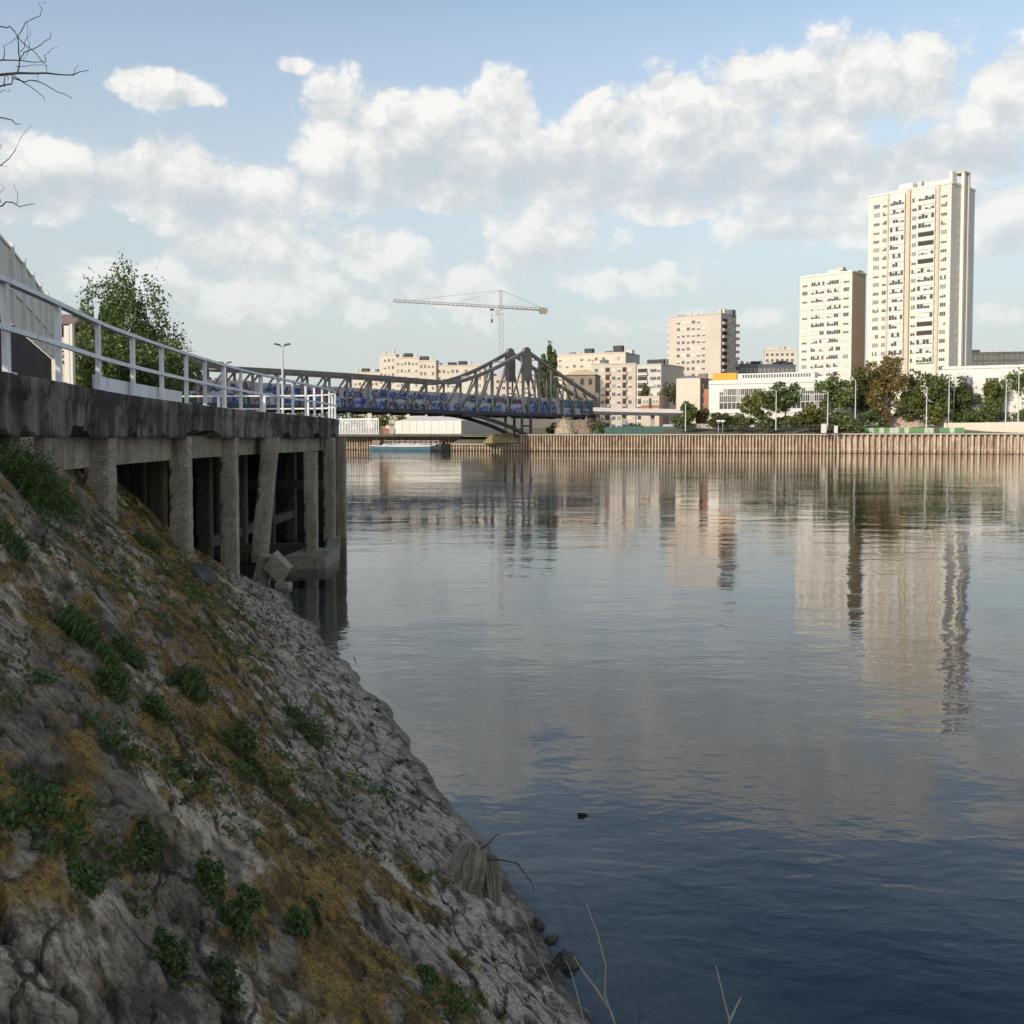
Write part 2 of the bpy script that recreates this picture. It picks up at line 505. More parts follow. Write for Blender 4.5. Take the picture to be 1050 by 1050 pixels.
m0, d0, s0 = cloud_density(az, el)
m1, d1, s1 = cloud_density(W.math('SUBTRACT', az, 0.010), W.math('ADD', el, 0.018), 6)
gs = W.n('ShaderNodeGroup'); gs.node_tree = grp_shade; W.link(az, gs.inputs[0]); W.link(el, gs.inputs[1])
shade_ = W.math('ADD', gs.outputs[0], W.math('MULTIPLY', s0, 0.25))
crisp = smooth(d0, -0.10, 0.19)
soft = smooth(d0, -0.34, 0.45)
lit = W.math('ADD', W.math('MULTIPLY', W.math('SUBTRACT', s0, s1), 1.15), W.math('SUBTRACT', 0.74, W.math('MULTIPLY', smooth(shade_, -0.15, 0.75), 0.66)), clamp=True)
alpha = W.math('ADD', W.math('MULTIPLY', crisp, W.math('MULTIPLY_ADD', lit, 0.45, 0.36)), W.math('MULTIPLY', soft, W.math('MULTIPLY_ADD', lit, -0.30, 0.48)), clamp=True)
alpha = W.math('MULTIPLY', alpha, smooth(el, 0.05, 0.27, 0.42, 1.0))
# thin veil towards the horizon
veil = smooth(el, 0.46, 0.03, 0.0, 0.86)
ccol = W.ramp(lit, [(0.0, (2.78, 3.06, 3.22)), (0.35, (3.2, 3.38, 3.46)), (0.66, (3.9, 3.93, 3.87)), (0.9, (4.5, 4.43, 4.27))])
hsv = W.n('ShaderNodeHueSaturation'); W.link(smooth(el, 0.34, 0.55, 0.84, 1.22), hsv.inputs['Saturation']); W.link(smooth(el, 0.34, 0.6, 1.0, 0.82), hsv.inputs['Value']); W.link(sky.outputs[0], hsv.inputs['Color'])
skyc = W.mix(1.0, hsv.outputs[0], (1.0, 1.0, 0.98), 'MULTIPLY')
skyc = W.mix(veil, skyc, (2.88, 3.15, 3.12))
W.link(W.mix(alpha, skyc, ccol), bg.inputs['Color'])

# ================================================================== riverbank
U1 = np.array((-0.305, 0.952)); N1 = np.array((-0.952, -0.305)); P1 = np.array((0.487, 7.07))
N2 = np.array((-0.268, -0.962)); P2 = np.array((-6.1, 27.5))


def shore_d(X, Y):
    d1_ = (X - P1[0]) * N1[0] + (Y - P1[1]) * N1[1]
    d1_ = d1_ + 0.15 * np.exp(-((Y - 6) / 2.2) ** 2)
    d1_ = d1_ + 0.26 * np.sin(np.clip((Y - 7) / 17, 0, 1) * np.pi)
    d2_ = (X - P2[0]) * N2[0] + (Y - P2[1]) * N2[1]
    return np.minimum(d1_, d2_)


def bank_profile(d):
    up = 0.36 * d + 0.10 * d * d
    up = 4.25 - np.logaddexp(0, (4.25 - up) * 3) / 3 * 1.0 if False else np.minimum(up, 4.25)
    dn = np.where(d > -1.25, 0.15 * d, -0.19 + 0.5 * (d + 1.25))
    return np.where(d > 0, up, np.maximum(dn, -3.2))


def bank_full(X, Y):
    d = shore_d(X, Y)
    s = (X - P1[0]) * U1[0] + (Y - P1[1]) * U1[1]
    d = d + 0.16 * (fbm(s * 0.7, d * 0.7, 4, 3) - 0.5) * 2
    z = bank_profile(d)
    sl = d * 1.15
    # stone pitching: elongated blocks
    ws = s + 0.25 * (fbm(s * 1.5, sl * 1.5, 3, 31) - 0.5); wd = sl + 0.2 * (fbm(s * 1.5, sl * 1.5, 3, 41) - 0.5)
    f1, f2, cid = worley(ws * 1.9, wd * 4.4, 5)
    g1, g2, cid2 = worley(ws * 0.85, wd * 1.25, 55)
    low = sstep(2.0, 1.1, d + 0.9 * (fbm(s * 0.6, d, 3, 77) - 0.5))       # blocks near the water
    crack_s = sstep(0.10, 0.0, f2 - f1); crack_b = sstep(0.07, 0.0, g2 - g1)
    band = np.exp(-((d - 1.85 - 0.10 * np.clip(s - 2, -3, 9)) / 0.75) ** 2)
    n1 = fbm(s * 1.0, sl * 2.4, 5, 61); n2 = fbm(s * 4.0, sl * 8.5, 4, 71)
    moss = sstep(0.50, 0.63, 0.46 * n1 + 0.54 * n2 + 0.14 * band + 0.08 * sstep(1.4, 2.4, d) - 0.055) * sstep(0.5, 1.0, d)
    dirt = sstep(0.46, 0.62, fbm(s * 0.8 + 40, sl * 1.3, 5, 81) + 0.10 * sstep(2.2, 3.6, d))
    h = 0.17 * (fbm(s * 0.55, sl * 0.9, 3, 91) - 0.5) + 0.035 * (fbm(s * 2.0, sl * 4.2, 4, 92) - 0.5)
    pit = sstep(0.605, 0.66, fbm(s * 3.4, sl * 10.5, 4, 93))
    h = h - 0.05 * pit * (0.3 + 0.7 * low)
    led = fbm(s * 1.1, sl * 5.5, 4, 96) * 7; led = np.floor(led) + sstep(0.72, 1.0, led - np.floor(led))
    fl = fbm(s * 3.0 + 9, sl * 9.0, 3, 97) * 6; fl = np.floor(fl) + sstep(0.6, 1.0, fl - np.floor(fl))
    fa = facets(ws * 1.9, wd * 4.4, 5); fb = facets(ws * 0.85, wd * 1.25, 55); fc = facets(ws * 4.5, wd * 9.0, 155)
    blk = fa * 0.030 + fc * 0.016 - 0.02 * crack_s + 0.010 * (led - 3.3) + 0.006 * (fl - 2.8)
    flag = fb * 0.085 + fc * 0.013 - 0.04 * crack_b + 0.010 * (led - 3.3) + 0.006 * (fl - 2.8)
    h = h * (1 - .3 * low)
    h = h + .72 * low * blk + (1 - low) * flag * (1 - 0.6 * dirt)
    h = h + moss * 0.035 * (n2 - 0.1)
    h = h + 0.020 * (fbm(s * 10, sl * 17, 3, 94) - 0.5) + 0.011 * (fbm(s * 31, sl * 36, 2, 95) - 0.5)
    fade = sstep(-0.05, 0.42, d)
    z = z + h * (0.10 + 0.90 * fade) * sstep(5.5, 4.0, d)
    z = np.where(d < 0.0, np.minimum(z, 0.10 * d - 0.012), z)
    # grey concrete apron that just breaks the surface
    lw = 0.50 * sstep(3.9, 5.2, s) * sstep(8.35, 7.9, s) + 0.05 * (fbm(s * 3, s * 0, 3, 8) - .5)
    led_ = sstep(-lw - .30, -lw + .02, d) * sstep(0.02, 0.10, lw) * sstep(0.10, 0.0, d)
    z = np.maximum(z, -0.25 + led_ * (0.238 + 0.012 * (fbm(s * 4, d * 6, 4, 9) - 0.5) - 0.05 * sstep(-.15, -.5, d)) - (1 - led_) * 9)
    crack = np.clip(np.maximum(crack_s * low, crack_b * (1 - low) * (1 - dirt)) * 0.8 + pit * 0.8, 0, 1)
    stone = cid * low + cid2 * (1 - low)
    return z, dict(moss=moss, crack=crack, stone=stone, dirt=dirt * (1 - 0.8 * low), wet=sstep(0.24, 0.04, d) * sstep(-0.35, -0.05, d), dist=d, sa=s, sb=sl, low=low, under=sstep(-0.02, -0.14, d))


ys = [0.6]
while ys[-1] < 31.5: ys.append(ys[-1] + 0.011 + 0.0029 * ys[-1])
ys = np.array(ys)
ks = np.concatenate([np.arange(-4.0, -0.6, 0.06), np.arange(-0.6, 4.6, 0.0235), np.arange(4.6, 9.3, 0.08)])
KY, KK = np.meshgrid(ys, ks, indexing='ij')
XS = P1[0] + (KY - P1[1]) * (U1[0] / U1[1])
BX = XS - KK
BZ, BA = bank_full(BX, KY)
bv = np.stack([BX, KY, BZ], -1).reshape(-1, 3)

t = NT('riverbank_stone')
w = t.worldpos()
stone = t.attr('stone'); moss = t.attr('moss'); crack = t.attr('crack'); dirt = t.attr('dirt'); wet = t.attr('wet')
big = t.noise(w, 0.9, 5, 0.62); fine = t.noise(w, 9.0, 6, 0.7); vf = t.noise(w, 45.0, 3, 0.6)
f = t.math('ADD', t.math('MULTIPLY', big, 0.5), t.math('MULTIPLY', fine, 0.5))
grey = t.ramp(f, [(0.40, (0.10, 0.082, 0.064)), (0.47, (0.29, 0.25, 0.2)), (0.55, (0.50, 0.44, 0.365))])
grey = t.mix(0.55, grey, t.ramp(stone, [(0, (0.6, 0.54, 0.48)), (0.6, (0.96, 0.91, 0.84)), (1, (1.2, 1.15, 1.07))]), 'MULTIPLY')
lich = t.ramp(t.noise(w, 2.6, 5, 0.7), [(0.58, 0), (0.68, 1)])
grey = t.mix(t.math('MULTIPLY', lich, 0.5), grey, (0.47, 0.43, 0.375))
grey = t.mix(t.math('MULTIPLY', t.attr('low'), .6), grey, t.mix(fine, (0.34, 0.308, 0.264), (0.66, 0.61, 0.53)))
soil = t.mix(fine, (0.06, 0.047, 0.036), (0.21, 0.172, 0.135))
col = t.mix(t.math('MULTIPLY', dirt, 0.8), grey, soil)
mossc = t.ramp(t.noise(w, 3.2, 5, 0.7), [(0.3, (0.085, 0.08, 0.03)), (0.45, (0.21, 0.135, 0.04)), (0.56, (0.40, 0.26, 0.06)), (0.70, (0.13, 0.13, 0.05))])
mossc = t.mix(t.ramp(vf, [(0.3, 0), (0.7, 1)]), mossc, t.mix(1.0, mossc, (0.45, 0.42, 0.4), 'MULTIPLY'))
col = t.mix(t.math('MULTIPLY', moss, 0.9), col, mossc)
cv_ = t.n('ShaderNodeCombineXYZ'); t.link(t.attr('sa'), cv_.inputs[0]); t.link(t.attr('sb'), cv_.inputs[1])
def crackline(sc_, ra_, wdt, wseed):
    mp_ = t.n('ShaderNodeMapping'); mp_.inputs['Scale'].default_value = (sc_, sc_ * ra_, 1); mp_.inputs['Location'].default_value = (wseed, wseed, 0); t.link(cv_.outputs[0], mp_.inputs[0])
    nz_ = t.n('ShaderNodeTexNoise'); nz_.inputs['Scale'].default_value = 1.6; nz_.inputs['Detail'].default_value = 4; t.link(mp_.outputs[0], nz_.inputs['Vector'])
    va_ = t.n('ShaderNodeVectorMath', operation='MULTIPLY_ADD'); t.link(nz_.outputs['Color'], va_.inputs[0]); va_.inputs[1].default_value = (.9, .9, 0); t.link(mp_.outputs[0], va_.inputs[2])
    vo_ = t.n('ShaderNodeTexVoronoi'); vo_.feature = 'DISTANCE_TO_EDGE'; vo_.voronoi_dimensions = '2D'; vo_.inputs['Scale'].default_value = 1; t.link(va_.outputs[0], vo_.inputs['Vector'])
    return t.ramp(vo_.outputs['Distance'], [(0, 1), (wdt * .5, .9), (wdt, 0)])
ck = t.math('MAXIMUM', crackline(1.5, 2.3, .05, 0), t.math('MULTIPLY', crackline(4.2, 2.6, .05, 5), .35))
brk = t.ramp(t.noise(w, 1.7, 3, .6), [(.40, 0), (.56, 1)])
ck = t.math('MULTIPLY', ck, brk)
col = t.mix(t.math('MULTIPLY', crack, 0.75), col, (0.02, 0.017, 0.013))
col = t.mix(t.math('MULTIPLY', ck, t.math('SUBTRACT', 0.85, t.math('MULTIPLY', moss, .6))), col, (0.028, 0.023, 0.018))
spk = t.ramp(t.noise(w, 26.0, 3, .65), [(.38, .45), (.46, 1), (.58, 1), (.68, 1.35)])
col = t.mix(0.8, col, spk, 'MULTIPLY')
col = t.mix(t.math('MULTIPLY', wet, 0.75), col, (0.028, 0.028, 0.018))
col = t.mix(1.0, col, (1.56, 1.40, 1.20), 'MULTIPLY')
hh = t.math('SUBTRACT', t.math('ADD', t.math('MULTIPLY', fine, 0.6), t.math('MULTIPLY', vf, 0.3)), t.math('MULTIPLY', ck, .35))
col = t.mix(t.math('MULTIPLY', t.attr('under'), .85), col, t.mix(big, (0.15, 0.115, 0.07), (0.36, 0.28, 0.18)))
rough = t.math('SUBTRACT', 0.92, t.math('MULTIPLY', wet, 0.55))
t.principled(col, rough, normal=t.bump(hh, 0.12), spec=0.2)
M['bank'] = t.mat
bank = np_mesh('riverbank', bv, grid_quads(*BX.shape), M['bank'], smooth=True, attrs={k: v.ravel() for k, v in BA.items() if k != 'dist'})
tag(bank, 'steep stone paved riverbank sloping down into the water under moss and weeds', kind='structure')


def bank_z(x, y):
    z, a = bank_full(np.array([float(x)]), np.array([float(y)]))
    return float(z[0])


def bank_hit(px, py):
    """point of the riverbank seen at a pixel"""
    Y = np.linspace(1.5, 26, 2500)
    P = at(px, py, 1.0)
    X = P.x * Y; Z = H + (P.z - H) * Y
    zb, _ = bank_full(X, Y)
    k = np.argmax(Z <= zb)
    return Vector((X[k], Y[k], zb[k]))


# ================================================================== water and bed
t = NT('river_bed')
w = t.worldpos()
t.principled(t.mix(t.noise(w, 1.5, 5, 0.65), (0.1, 0.09, 0.06), (0.2, 0.175, 0.125)), 0.9)
bm_ = MB(); bm_.box((400, 200, -4.4), (2400, 1600, 0.4))
tag(bm_.build('riverbed', t.mat), kind='structure')

t = NT('river_water')
w = t.worldpos((1.0, 1.0, 1.0))
calm = t.ramp(t.noise(t.worldpos((0.025, 0.085, 1)), 1.0, 3, 0.55), [(0.40, 0.35), (0.58, 1.15)])
wa = t.noise(t.worldpos((0.75, 1.0, 1)), 0.9, 3, 0.5, 0.6)
wb = t.noise(t.worldpos((0.7, 1.15, 1)), 3.3, 3, 0.5, 0.4)
wc = t.noise(t.worldpos((1, 1, 1)), 11.0, 2, 0.5)
sw = t.noise(w, 0.16, 2, 0.5)
hgt = t.math('ADD', t.math('ADD', t.math('MULTIPLY', wa, 0.0135), t.math('MULTIPLY', wb, 0.0052)), t.math('MULTIPLY', wc, 0.0006))
hgt = t.math('ADD', t.math('MULTIPLY', hgt, calm), t.math('ADD', t.math('MULTIPLY', sw, 0.03), t.math('MULTIPLY', t.noise(t.worldpos((.22, .42, 1)), 1.0, 2, .5), 0.018)))
nrm = t.bump(hgt, 1.0)
fr = t.n('ShaderNodeFresnel'); fr.inputs['IOR'].default_value = 1.345; t.link(nrm, fr.inputs['Normal'])
gl = t.n('ShaderNodeBsdfGlossy'); gl.inputs['Roughness'].default_value = 0.015; gl.inputs[0].default_value = (1, 1, 1, 1); t.link(nrm, gl.inputs['Normal'])
tr = t.n('ShaderNodeBsdfTransparent'); tr.inputs[0].default_value = (0.85, 0.92, 0.92, 1)
df = t.n('ShaderNodeBsdfDiffuse'); df.inputs[0].default_value = (0.007, 0.024, 0.046, 1)
m1_ = t.n('ShaderNodeMixShader'); m1_.inputs[0].default_value = 0.24
t.link(tr.outputs[0], m1_.inputs[1]); t.link(df.outputs[0], m1_.inputs[2])
m2_ = t.n('ShaderNodeMixShader'); t.link(fr.outputs[0], m2_.inputs[0])
t.link(m1_.outputs[0], m2_.inputs[1]); t.link(gl.outputs[0], m2_.inputs[2])
geo_ = t.n('ShaderNodeNewGeometry'); t.link(t.math('MULTIPLY', fr.outputs[0], t.math('SUBTRACT', 1.0, geo_.outputs['Backfacing'])), m2_.inputs[0])
t.link(m2_.outputs[0], t.out.inputs['Surface'])
va = t.n('ShaderNodeVolumeAbsorption'); va.inputs['Color'].default_value = (0.36, 0.48, 0.44, 1); va.inputs['Density'].default_value = 1.0
t.link(va.outputs[0], t.out.inputs['Volume'])
wm = MB(); wm.prism([(-800, -600), (1600, -600), (1600, 1000), (-800, 1000)], -4.15, 0.0)
tag(wm.build('water', t.mat), 'calm rippled river water mirroring the sky, clouds and towers', kind='structure')

# ================================================================== far ground (one sheet that steps back from the quay)
QP = np.array((2.0, 308.0)); QU = np.array((0.905, -0.426)); QN = np.array((0.426, 0.905))


def quay(k, off=0.0):
    return QP + QU * k + QN * off


t = NT('earth_and_grass')
w = t.worldpos()
n = t.noise(w, 0.12, 5, 0.6); n2_ = t.noise(w, 1.5, 4, 0.6)
col = t.ramp(n, [(0.38, (0.24, 0.215, 0.18)), (0.55, (0.2, 0.18, 0.11)), (0.7, (0.1, 0.115, 0.04))])
t.principled(t.mix(n2_, col, t.mix(1.0, col, (0.6, 0.6, 0.6), 'MULTIPLY')), 0.95)
M['earth'] = t.mat
kk = np.linspace(-420, 420, 121); offs = [(0.9, 4.6), (0.95, 4.95), (9, 5.1), (13, 5.6), (20, 6.9), (40, 7.5), (90, 8.2), (250, 10), (700, 14), (2200, 24)]
rows = []
for o_, z_ in offs:
    b_ = np.stack([QP[0] + QU[0] * kk + QN[0] * o_, QP[1] + QU[1] * kk + QN[1] * o_], -1)
    zr_ = z_ - np.where(kk < 40, np.clip(z_ - 5.05, 0, 1.9), 0) * (1 if o_ < 60 else .4)
    rows.append(np.concatenate([b_, (zr_[:, None] + (fbm(kk * 0.06, kk * 0 + o_, 3, 5)[:, None] - 0.5) * (0.5 if o_ > 12 else 0.02))], 1))
gv = np.concatenate(rows)
g = np_mesh('far_bank_ground', gv, grid_quads(len(offs), len(kk)), M['earth'], smooth=True)
tag(g, 'earth and grass ground rising behind the far quay', kind='structure')

# near (western) bank ground
gl_ = MB()
poly = [(-9.3, -80), (-9.3, 21), (-14, 22.5), (-14, 46), (-11.6, 60), (-12.6, 70), (-33, 125), (-54, 200), (-110, 330), (-420, 620), (-800, 620), (-800, -80)]
gl_.prism(poly, -3.5, 4.55)
tag(gl_.build('near_bank_ground', M['earth']), 'level ground on top of the near bank', kind='structure')
# road strip along the far quay
t = NT('quay_road')
w = t.worldpos(); t.principled(t.mix(t.noise(w, 0.4, 5, 0.6), (0.2, 0.185, 0.165), (0.29, 0.27, 0.245)), 0.9)
rd = MB()
a = [quay(-180, 1.0), quay(300, 1.0), quay(300, 8.6), quay(-180, 8.6)]
rd.add([(a[0][0], a[0][1], 5.05), (a[1][0], a[1][1], 5.05), (a[2][0], a[2][1], 5.18), (a[3][0], a[3][1], 5.18)], [(0, 1, 2, 3)])
tag(rd.build('quay_road', t.mat), 'grey service road along the top of the far quay', kind='structure')
# ================================================================== concrete quay deck on columns
DT, DS = 4.6, 3.9
EDGE = np.array([(-4.7, 0), (-4.85, 4), (-5.05, 8), (-5.4, 11.4), (-5.7, 13.5), (-6.08, 15.8), (-6.3, 17.6), (-6.6, 21.6), (-6.82, 27), (-6.7, 31), (-6.5, 35), (-6.45, 38), (-6.6, 41), (-7.2, 43), (-8.6, 44.1), (-14.2, 44.6)])


def resample(pts, step):
    pts = np.asarray(pts, float)
    for _ in range(2):   # round the corners
        q = [pts[0]]
        for a, b in zip(pts[:-1], pts[1:]): q += [a * .75 + b * .25, a * .25 + b * .75]
        pts = np.array(q + [pts[-1]])
    L = np.concatenate([[0], np.cumsum(np.hypot(*np.diff(pts, axis=0).T))])
    s = np.arange(0, L[-1], step)
    return np.stack([np.interp(s, L, pts[:, 0]), np.interp(s, L, pts[:, 1])], -1), s


EP, ES = resample(EDGE, 0.07)
ET = np.gradient(EP, axis=0); ET /= np.linalg.norm(ET, axis=1)[:, None]
EN = np.stack([ET[:, 1], -ET[:, 0]], -1)      # outward (towards the river)


def edge_i(Y):
    return int(np.argmin(np.abs(EP[:, 1] - Y) + (EP[:, 0] < -7.3) * 5))


t = NT('stained_concrete')
w = t.worldpos()
big = t.noise(w, 0.5, 5, 0.65); fine = t.noise(w, 14, 5, 0.7)
st = t.math('ADD', t.math('MULTIPLY', t.noise(t.worldpos((1.1, 1.1, 1.0)), 1.0, 6, 0.68), .6), t.math('MULTIPLY', t.noise(t.worldpos((4.5, 4.5, 0.35)), 1.0, 4, 0.6), .4))
col = t.mix(t.ramp(big, [(0.35, 0), (0.65, 1)]), (0.165, 0.14, 0.115), (0.33, 0.29, 0.245))
col = t.mix(t.ramp(st, [(0.42, 0), (0.55, 0.85)]), col, (0.036, 0.029, 0.023))
st2 = t.noise(t.worldpos((3.0, 3.0, 1.1)), 1.0, 5, 0.65)
col = t.mix(t.ramp(st2, [(0.6, 0), (0.68, 0.65)]), col, (0.36, 0.345, 0.33))
col = t.mix(t.math('MULTIPLY', fine, 0.5), col, t.mix(1.0, col, (0.5, 0.5, 0.5), 'MULTIPLY'))
t.principled(col, 0.93, normal=t.bump(fine, 0.03), spec=0.15)
M['stained'] = t.mat
t = NT('column_concrete')
w = t.worldpos()
big = t.noise(w, 0.8, 5, 0.65); fine = t.noise(w, 16, 5, 0.7)
col = t.mix(t.ramp(big, [(0.35, 0), (0.65, 1)]), (0.33, 0.275, 0.19), (0.50, 0.43, 0.32))
st = t.noise(t.worldpos((5, 5, 0.4)), 1.0, 5, 0.7)
col = t.mix(t.ramp(st, [(0.52, 0), (0.7, 0.7)]), col, (0.10, 0.08, 0.06))
cr = t.noise(t.worldpos((1.5, 1.5, 5)), 1.2, 5, 0.7, 0.5)
col = t.mix(t.ramp(cr, [(0.485, 0), (0.5, 0.85), (0.515, 0)]), col, (0.04, 0.032, 0.026))
t.principled(t.mix(t.math('MULTIPLY', fine, 0.4), col, t.mix(1.0, col, (0.5, 0.5, 0.5), 'MULTIPLY')), 0.92, normal=t.bump(fine, 0.03), spec=0.15)
M['column'] = t.mat

M['back_shade'] = mat_wall('shade_dark_concrete', (0.03, 0.027, 0.025), (0.06, 0.054, 0.05), 0.8, 0.93)  # near black: the darkness under the deck is put into the wall colour
M['column_shade'] = mat_wall('shaded_stained_column', (0.075, 0.06, 0.043), (0.13, 0.105, 0.078), 0.8, 0.93, streak=.4, streakcol=(.04, .032, .025), sscale=(3, 3, .4))  # stained inner concrete, darkened further: under-deck shade put into the colour
deck = thing('quay_deck', 'weathered concrete quay deck standing on columns over the near bank', 'quay deck', (-9, 25, 0))
# edge beam: displaced front face, chipped lower edge
nz = 13
zz = np.linspace(0, 1, nz)
prof = []
chip = sstep(0.60, 0.75, fbm(ES * 0.9, ES * 0, 5, 12))
for k in range(nz):
    v = zz[k]
    z = DS + (DT - DS) * v + (1 - v) ** 6 * chip * 0.16
    off = 0.025 * (fbm(ES * 2.0, ES * 0 + v * 1.6, 5, 15) - 0.5) - sstep(0.62, 0.72, fbm(ES * 1.6, ES * 0 + v * 1.3, 5, 25)) * 0.05
    joint = np.exp(-(((ES + 1.3) % 5.2 - 2.6) / 0.03) ** 2)
    off = off - joint * 0.05 + (0.03 if 0.72 < v else 0)
    prof.append(np.concatenate([EP + EN * off[:, None], z[:, None]], 1))
inner = EP - EN * 0.42
prof = [np.concatenate([inner, np.full((len(EP), 1), DS + 0.02)], 1)] + prof + [np.concatenate([inner, np.full((len(EP), 1), DT)], 1)]
np_mesh('edge_beam', np.concatenate(prof), grid_quads(len(prof), len(EP))[:, ::-1], M['stained'], deck)
sl = MB()
ring = [tuple(p) for p in (EP - EN * 0.40)[::6]]
sl.prism(ring + [(-14.2, 44.2), (-14.2, 21), (-9.6, 20), (-9.6, 0)], 4.29, 4.585)
sl.build('deck_slab', M['stained'], deck)


def rough_column(parent, name, x, y, z0, z1, w_, d_, rz, seed, top=None, mat='column'):
    """a square concrete column with worn arrises; top = offset of the head for a leaning one"""
    n = max(6, int((z1 - z0) / 0.12)); rg = np.random.default_rng(seed)
    rings = []
    per = []
    for (ax, ay, bx, by) in ((-1, -1, 1, -1), (1, -1, 1, 1), (1, 1, -1, 1), (-1, 1, -1, -1)):
        for q in np.linspace(0, 1, 6)[:-1]: per.append((ax + (bx - ax) * q, ay + (by - ay) * q))
    per = np.array(per); m = len(per)
    ca, sa = math.cos(rz), math.sin(rz)
    for i in range(n + 1):
        v = i / n
        z = z0 + (z1 - z0) * v
        corner = (np.abs(per).min(1) > 0.95)
        e = per.copy()
        shrink = corner * (0.05 + 0.16 * (rg.random(m) > 0.72)) + 0.02 * rg.random(m)
        e = e * (1 - shrink[:, None])
        px = e[:, 0] * w_ / 2; py_ = e[:, 1] * d_ / 2
        ox, oy = (0, 0) if top is None else (top[0] * v, top[1] * v)
        rings.append(np.stack([x + ox + px * ca - py_ * sa, y + oy + px * sa + py_ * ca, np.full(m, z)], -1))
    mb = MB(); V = np.concatenate(rings)
    fs = []
    for i in range(n):
        for k in range(m):
            k2 = (k + 1) % m
            fs.append((i * m + k, i * m + k2, (i + 1) * m + k2, (i + 1) * m + k))
    fs.append(tuple(range(m))[::-1]); fs.append(tuple(n * m + k for k in range(m)))
    mb.add(V, fs)
    return mb.build(name, M[mat], parent)


COLS = [(12.2, -.30), (16.5, -.30), (21.8, -.28), (26.2, -.28)]
for i, (Y, ins) in enumerate(COLS):
    e = edge_i(Y); p = EP[e] + EN[e] * (ins + .08)
    rough_column(deck, 'column', p[0], p[1], bank_z(p[0], p[1]) - 0.3, DS + 0.01, 0.40, 0.42, 0.05, 20 + i)
hd = at(278, 461, 29.6); ft = at(266, 576, 28.9)
c = rough_column(deck, 'column', ft.x, ft.y, ft.z, DS + .01, 0.42, 0.75, 0.1, 31, top=(hd.x - ft.x, hd.y - ft.y))
tag(c, 'cracked leaning column broken off above the water')
pe = at(319.5, 572, 33.4)
rough_column(deck, 'column', pe.x, pe.y, 0.1, 3.47, 0.40, 0.42, 0.0, 40)
for (Y, x) in ((37.8, 339), (41.2, 350.5)):
    p = at(x, 449, Y); rough_column(deck, 'column', p.x - .05, p.y, -1.5 if Y > 40 else 0.0, DS + .01, 0.40, 0.4, 0.0, int(Y))
# second and third rows
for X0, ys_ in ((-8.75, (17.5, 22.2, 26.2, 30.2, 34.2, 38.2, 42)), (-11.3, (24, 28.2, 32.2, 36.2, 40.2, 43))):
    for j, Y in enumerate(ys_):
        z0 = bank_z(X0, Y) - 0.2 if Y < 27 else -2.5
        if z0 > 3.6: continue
        rough_column(deck, 'column', X0, Y, z0, 4.3, 0.42, 0.42, 0.03, int(Y * 3 + X0), mat='column_shade')
# beams
def edge_pts(y0, y1, inset, z, step=8):
    i0, i1 = edge_i(y0), edge_i(y1)
    q = [EP[i] - EN[i] * inset for i in range(i0, i1, step)]
    return [(a[0], a[1], z) for a in q]


mb = MB(); q = edge_pts(9.5, 42.5, 0.48, 3.70, 10)
for a, b in zip(q[:-1], q[1:]): mb.beam(a, b, 0.30, 0.5)
mb.build('longitudinal_beam', M['column'], deck)
mb = MB(); mb.beam((-8.75, 15, 4.08), (-8.75, 43.5, 4.08), 0.36, 0.42); mb.build('longitudinal_beam', M['column_shade'], deck)
mb = MB(); mb.beam((-11.3, 22.5, 4.08), (-11.3, 43.8, 4.08), 0.36, 0.42); mb.build('longitudinal_beam', M['column_shade'], deck)
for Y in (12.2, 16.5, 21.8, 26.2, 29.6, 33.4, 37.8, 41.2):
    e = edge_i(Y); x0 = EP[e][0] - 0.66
    mb = MB(); mb.beam((x0, Y, 3.86), (-13.9 if Y > 23 else -9.2, Y + .1, 3.86), 0.32, 0.62); mb.build('cross_beam', M['column_shade'], deck)
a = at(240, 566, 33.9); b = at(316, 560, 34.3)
mb = MB(); mb.beam((-12, 33.6, .32), (b.x - .2, 34.3, .32), 0.32, 0.34); mb.build('low_brace', M['column_shade'], deck)
mb = MB(); mb.beam((-8.75, 30.2, .9), (-8.75, 42, .9), 0.26, 0.3); mb.build('low_brace', M['column_shade'], deck)
mb = MB(); mb.beam((-11.6, 41.2, 2.1), (-6.9, 40.8, 2.1), 0.24, 0.34); mb.build('low_brace', M['column_shade'], deck)
# pile cap under the outer column: front block and a beam running back
p0 = at(299, 583, 31.6); p1 = at(333, 583, 31.6)
mb = MB()
v = [(p0.x, 31.6, -.26), (p1.x, 31.6, -.26), (p1.x + .02, 34.2, -.26), (p0.x + .1, 34.2, -.26), (p0.x - .28, 31.6, .36), (p1.x, 31.6, .36), (p1.x + .02, 34.2, .36), (p0.x - .1, 34.2, .36)]
mb.hexa(v); mb.build('pile_cap', M['column'], deck)
mb = MB(); mb.beam((p1.x - .22, 34.205, .16), (at(343, 560, 38.6).x, 38.6, .14), .42, .38); mb.build('pile_cap_beam', M['column'], deck)
mb = MB(); mb.beam((p1.x - .5, 33.4, -4), (p1.x - .5, 33.4, -.27), .35, .35); mb.build('pile', M['column'], deck)
bw = MB(); bw.box((-13.85, 33.3, 0.3), (0.2, 21.6, 7.9)); bw.box((-10.7, 44.0, 0.3), (5.9, .2, 7.9)); bw.build('back_and_blocking_wall', M['back_shade'], deck)  # back wall, plus an end wall added to block light and darken the interior

